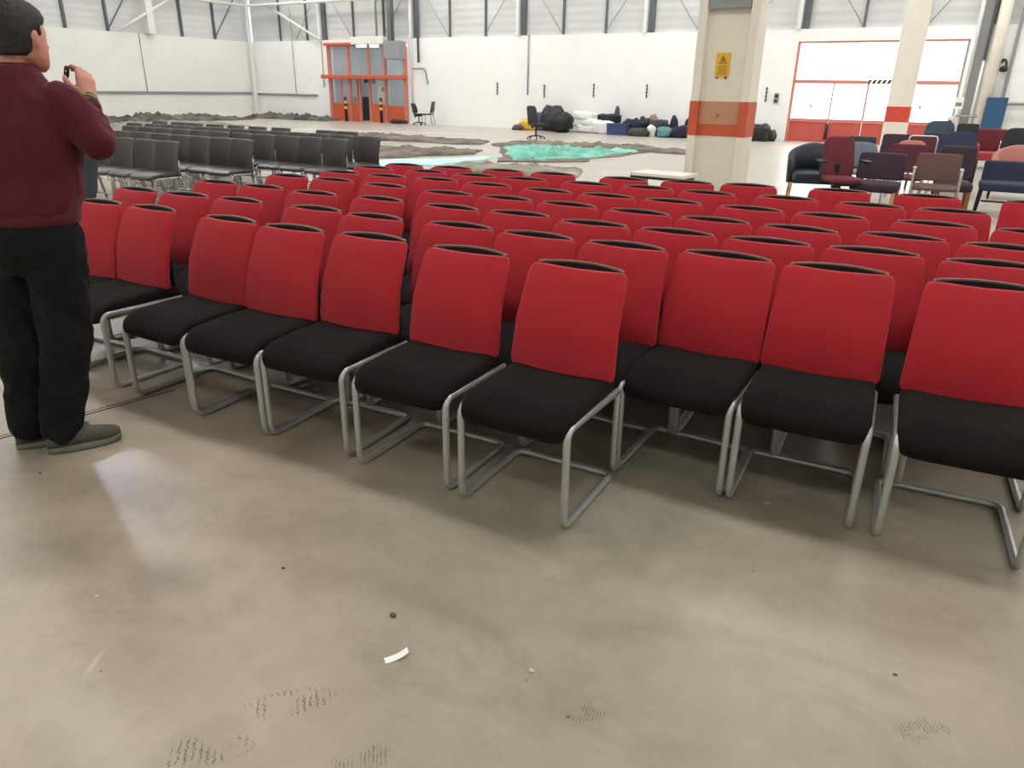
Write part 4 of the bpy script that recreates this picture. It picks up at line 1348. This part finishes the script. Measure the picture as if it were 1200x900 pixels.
def hand(mb, w0, palm_end, across, back, curl, spread=1.0, right=True, g=1.0):
    """palm, four fingers of different length and a thumb; curl: bend per joint in degrees"""
    ax = (palm_end - w0).normalized()
    across = (across - ax * across.dot(ax)).normalized()
    inn = -(back - ax * back.dot(ax) - across * back.dot(across)).normalized()   # palm side
    L = (palm_end - w0).length
    mb.loft([(w0 - ax * 0.02, across * .026, inn * .019), (w0 + ax * .01, across * .029 * g, inn * .019 * g), (w0 + ax * L * .5, across * .040 * g, inn * .017 * g), (w0 + ax * L * .9, across * .042 * g, inn * .0155 * g), (w0 + ax * L, across * .036 * g, inn * .011 * g)], 16)
    tips = []
    for i, (s, ln) in enumerate(((.031, .072), (.0105, .08), (-.0105, .074), (-.031, .058))):
        p = w0 + ax * (L - 0.008) + across * s
        pts = [p]
        a = 0
        for j, f_ in enumerate((.46, .31, .23)):
            a += curl[j] + i * 4
            d = ax * math.cos(R(a)) + inn * math.sin(R(a)) + across * (0.06 * s / .03 * spread)
            p = p + d.normalized() * ln * f_
            pts.append(p)
        mb.limb(pts, [.0098 * g, .009 * g, .0082 * g, .0070 * g], 10)
        tips.append(p)
    tb = w0 + ax * 0.022 + across * .028 + inn * .004
    t1 = tb + (ax * .55 + across * .55 + inn * .35).normalized() * .042
    t2 = t1 + (ax * .8 + across * .1 + inn * .55).normalized() * .033
    t3 = t2 + (ax * .7 - across * .35 + inn * .5).normalized() * .026
    mb.limb([tb, t1, t2, t3], [.0135 * g, .0115 * g, .0102 * g, .008 * g], 10)
    return tips, t3


body = MB()
torso(body, -0.02)
body.limb([neckb - UPZ * .06, neckb + UPZ * .0, neckb + UPZ * .07 + FH * .01], [.066, .062, .060], 18)
chin = mp(33, 84, 0.0)
hc = mp(22, 44, 0.0)
hb = V((hc.x, hc.y, hc.z - 0.125))       # level of the chin under the head's centre


def hp(w_, f_, z):
    return hb + WH_ * w_ + FH * f_ + UPZ * z


HS = 1.06
hsec = [(.055, .004, .026, .022), (.047, .022, .046, .046), (.02, .05, .062, .076), (.006, .085, .070, .090), (.0, .12, .0745, .0955), (-.004, .155, .0765, .0985), (-.006, .19, .070, .092), (-.006, .215, .055, .074), (-.006, .232, .032, .044), (-.006, .238, .008, .01)]
body.loft([(hp(0, f_ * HS, z * HS), WH_ * w_ * HS, FH * d_ * HS) for f_, z, w_, d_ in hsec], 26)
body.limb([hp(0, .095, .135), hp(0, .108, .112), hp(0, .117, .096)], [.009, .011, .0135], 10)      # nose
body.limb([hp(-.011, .104, .094), hp(.011, .104, .094)], [.009, .009], 8)
body.limb([hp(-.04, .083, .146), hp(0, .096, .144), hp(.04, .083, .146)], [.009, .009, .009], 8)    # brow
body.limb([hp(-.02, .088, .064), hp(0, .096, .064), hp(.02, .088, .064)], [.006, .008, .006], 8)    # lips
body.limb([hp(-.02, .086, .053), hp(0, .094, .052), hp(.02, .086, .053)], [.006, .008, .006], 8)
for s in (-1, 1):
    body.loft([(hp(s * .078, -.002, .092), FH * .010, WH_ * .007), (hp(s * .082, -.004, .104), FH * .014, WH_ * .008), (hp(s * .085, -.008, .125), FH * .016, WH_ * .007), (hp(s * .084, -.010, .141), FH * .013, WH_ * .007), (hp(s * .081, -.008, .150), FH * .006, WH_ * .005)], 12)
# arms
body.limb([shR, elR, wrR], [.05, .042, .029], 14)
body.limb([shL, elL, wrL], [.05, .042, .029], 14)
# raised right hand pinching a small black thing
fore = (wrR - elR).normalized()
pend = mp(100, 92, 0.06)
tips, tt = hand(body, wrR + fore * .012, wrR + fore * .012 + (pend - wrR).normalized() * .1, -RD * .75 - VD * .65, RD * .65 - VD * .75, (12, 46, 42), 0.6, True, 1.14)
lf = (wrL - elL).normalized()
hand(body, wrL + lf * .012, wrL + lf * .1 - UPZ * .01, UPZ + WT * .3, -WT, (25, 35, 25), 0.6)
# legs and feet
for hp_, kn, an, td in ((hipR, knR, anR, toeR), (hipL, knL, anL, toeL)):
    body.limb([hp_, (hp_ + kn) / 2, kn, kn.lerp(an, .35), an], [.085, .075, .058, .055, .038], 14)
    body.limb([an - UPZ * .035 - td * .03, an - UPZ * .06 + td * .12], [.035, .026], 10)
body.move(lambda q: q - M0)
fuse(body, 'body', M['skin'], man, 0.0055, 3)

# hair
hair = MB()
hair.loft([(hp(0, -.055, .062), WH_ * .060, FH * .048), (hp(0, -.045, .075), WH_ * .074, FH * .062), (hp(0, -.040, .11), WH_ * .082, FH * .068), (hp(0, -.036, .145), WH_ * .086, FH * .075),
           (hp(0, -.012, .172), WH_ * .088, FH * .100), (hp(0, -.004, .195), WH_ * .086, FH * .108), (hp(0, -.004, .222), WH_ * .074, FH * .098), (hp(0, -.006, .246), WH_ * .052, FH * .072), (hp(0, -.006, .262), WH_ * .02, FH * .03)], 28)
for s in (-1, 1):
    hair.limb([hp(s * .078, .020, .165), hp(s * .0785, .020, .138)], [.008, .006], 8)
hair.move(lambda q: q - M0)
fuse(hair, 'hair', M['hair'], man, 0.006, 2, 0.0025, 55, (1, 1, .5), 3)
for s in (-1, 1):
    e_ = MB().soft(hp(s * .032, .0835, .126) - M0, (.0125, .0125, .0125), 1, 1, 14, 10).build('eye', M['eye'], man)
    MB().soft(hp(s * .0325, .0935, .126) - M0, (.0055, .0055, .0055), 1, 1, 10, 8).build('iris', M['black'], e_)
    MB().limb([hp(s * .018, .100, .147) - M0, hp(s * .042, .086, .149) - M0], [.0045, .003], 8).build('eyebrow', M['hair'], man)

# sweatshirt
sw = MB()
secs = []
for c, w_, d_, e_ in ((hem - UPZ * .012, .188, .150, 0), (hem + UPZ * .012, .196, .158, 0), (hem + UPZ * .05, .206, .166, .004), (belly, .210, .165, .014), (chest, .215, .155, .006), ((chest + sh_c) / 2, .215, .145, 0), (sh_c, .198, .122, -.012), (sh_c + UPZ * .045, .135, .10, -.014), (neckb - UPZ * .0, .086, .083, -.006), (neckb + UPZ * .018, .076, .074, 0)):
    secs.append((c + FT * e_, WT * w_, FT * d_))
sw.loft(secs, 30, 0.92)
cuffR = wrR - fore * .035
cuffL = wrL - lf * .03
sw.limb([shR - UPZ * .01, shR.lerp(elR, .5), elR], [.082, .074, .064], 18)
sw.limb([elR, elR.lerp(cuffR, .5), cuffR], [.064, .054, .040], 18)
sw.limb([shL - UPZ * .01, shL.lerp(elL, .5), elL, elL.lerp(cuffL, .5), cuffL], [.082, .072, .062, .054, .042], 18)
sw.move(lambda q: q - M0)
swo = fuse(sw, 'sweatshirt', M['maroon'], man, 0.009, 4, 0.011, 6.5, (1.3, 1.3, .8), 1)
# collar, hem and cuff bands
cb = MB()
cb.loft([(neckb + UPZ * .006 - M0, WT * .083, FT * .080), (neckb + UPZ * .032 - M0 + FT * .004, WT * .074, FT * .072), (neckb + UPZ * .030 - M0 + FT * .004, WT * .066, FT * .064)], 28)
cb.build('collar', M['maroon'], swo)
cb = MB()
cb.loft([(hem - UPZ * .05 - M0, WT * .180, FT * .142), (hem - UPZ * .045 - M0, WT * .188, FT * .150), (hem - UPZ * .005 - M0, WT * .192, FT * .154), (hem + UPZ * .0 - M0, WT * .18, FT * .14)], 30, .92)
cb.build('hem_band', M['maroon'], swo)
cb = MB().cyl(cuffR - fore * .02 - M0, cuffR + fore * .03 - M0, .043, .037, 20)
cb.build('cuff', M['maroon'], swo)

# trousers
tr = MB()
tr.loft([(hem - UPZ * .0, WT * .165, FT * .125), (pelvis, WT * .182, FT * .142), (pelvis - UPZ * .09, WT * .182, FT * .145), (pelvis - UPZ * .17, WT * .14, FT * .11)], 26, .9)
for hp_, kn, an in ((hipR, knR, anR), (hipL, knL, anL)):
    top = hp_ - UPZ * .02
    tr.limb([top, top.lerp(kn, .45), kn, kn.lerp(an, .5), an + UPZ * .015], [.112, .108, .096, .088, .078], 20)
tr.move(lambda q: q - M0)
fuse(tr, 'trousers', M['trouser'], man, 0.009, 3, 0.011, 7, (1.2, 1.2, .9), 5)

# shoes
for g_, td in ((gR, toeR), (gL, toeL)):
    sd_ = V((td.y, -td.x, 0))
    st = g_ - td * .075 - M0
    sole = MB()
    ring = []
    for k in range(32):
        a = 2 * math.pi * k / 32
        u = 0.5 - 0.5 * math.cos(a)
        wd = .036 + .014 * math.sin(min(1, u * 1.25) * math.pi * .62)
        ring.append((u * .305, math.copysign(abs(math.sin(a)) ** .6, math.sin(a)) * wd))
    toe_up = lambda u: .016 * max(0, (u - .22) / .085) ** 2
    sole.grid([[st + td * u + sd_ * s + UPZ * (z + toe_up(u)) for u, s in ring] for z in (0.001, .014, .028)])
    up = MB()
    us = []
    for u, w_, h_, zc in ((.006, .026, .028, .05), (.03, .034, .042, .062), (.075, .037, .048, .068), (.11, .041, .052, .072), (.15, .045, .043, .064), (.20, .049, .034, .055), (.25, .047, .029, .050), (.285, .036, .022, .049), (.302, .020, .013, .047)):
        us.append((st + td * u + UPZ * zc, sd_ * w_, UPZ * h_))
    up.loft(us, 22, .85)
    uo = up.build('shoe', M['shoe'], man)
    sole.build('sole', M['sole'], uo)
    lc = MB()
    for k in range(4):
        u = .115 + .022 * k
        zz = .124 - .0125 * k
        lc.tube([st + td * u + sd_ * -.024 + UPZ * (zz - .010), st + td * u + UPZ * (zz - .0005), st + td * u + sd_ * .024 + UPZ * (zz - .010)], .0028, 6)
    lc.build('laces', M['trouser'], uo)

# wrist bands, things of their own on his wrist
for i, (k, mn, lab) in enumerate(((.000, 'band_yellow', 'yellow'), (.011, 'band_dark', 'dark green'), (.021, 'band_green', 'light green'), (.032, 'band_red', 'dark red'))):
    c = wrR - fore * .012 + fore * k
    rr = [c + (RD * math.cos(2 * math.pi * j / 24) + fore.cross(RD).normalized() * math.sin(2 * math.pi * j / 24)) * .0325 for j in range(24)]
    q = rr
    n1 = (RD - fore * RD.dot(fore)).normalized()
    n2 = fore.cross(n1)
    q = [c + (n1 * math.cos(2 * math.pi * j / 24) * .034 + n2 * math.sin(2 * math.pi * j / 24) * .034) for j in range(24)]
    o = MB().tube([p_ - M0 for p_ in q], .0052, 8, True).build('wristband', M[mn], man)
    o['label'] = lab + ' wristband'
# small black thing held between thumb and fingers
c = (tips[0] + tt) / 2
o = thing('key_fob', 'small black object pinched in the raised hand of the man', 'small object', c)
MB().soft((0, 0, 0), (.012, .007, .024), .5, .6, 18, 12, None, Matrix.Rotation(R(25), 3, 'Y')).build('case', M['black'], o)
MB().soft(VD * -.009 + UPZ * .004, (.005, .004, .005), 1, 1, 10, 8).build('button', M['sign_white'], o)
#MAN1

# ------------------------------------------------------------------ light
w = bpy.data.worlds.new('world')
bpy.context.scene.world = w
w.use_nodes = True
w.node_tree.nodes['Background'].inputs['Color'].default_value = (0.9, 0.95, 1, 1)
w.node_tree.nodes['Background'].inputs['Strength'].default_value = 1.0

sc = bpy.context.scene
sc.view_settings.view_transform = 'Standard'
sc.view_settings.look = 'None'
sc.view_settings.gamma = 1
sc.view_settings.use_curve_mapping = False
sc.view_settings.exposure = 0.85
sc.cycles.use_denoising = True
sc.cycles.max_bounces = 7
sc.cycles.diffuse_bounces = 4
sc.cycles.glossy_bounces = 3
sc.cycles.transparent_max_bounces = 8
sc.cycles.sample_clamp_indirect = 6
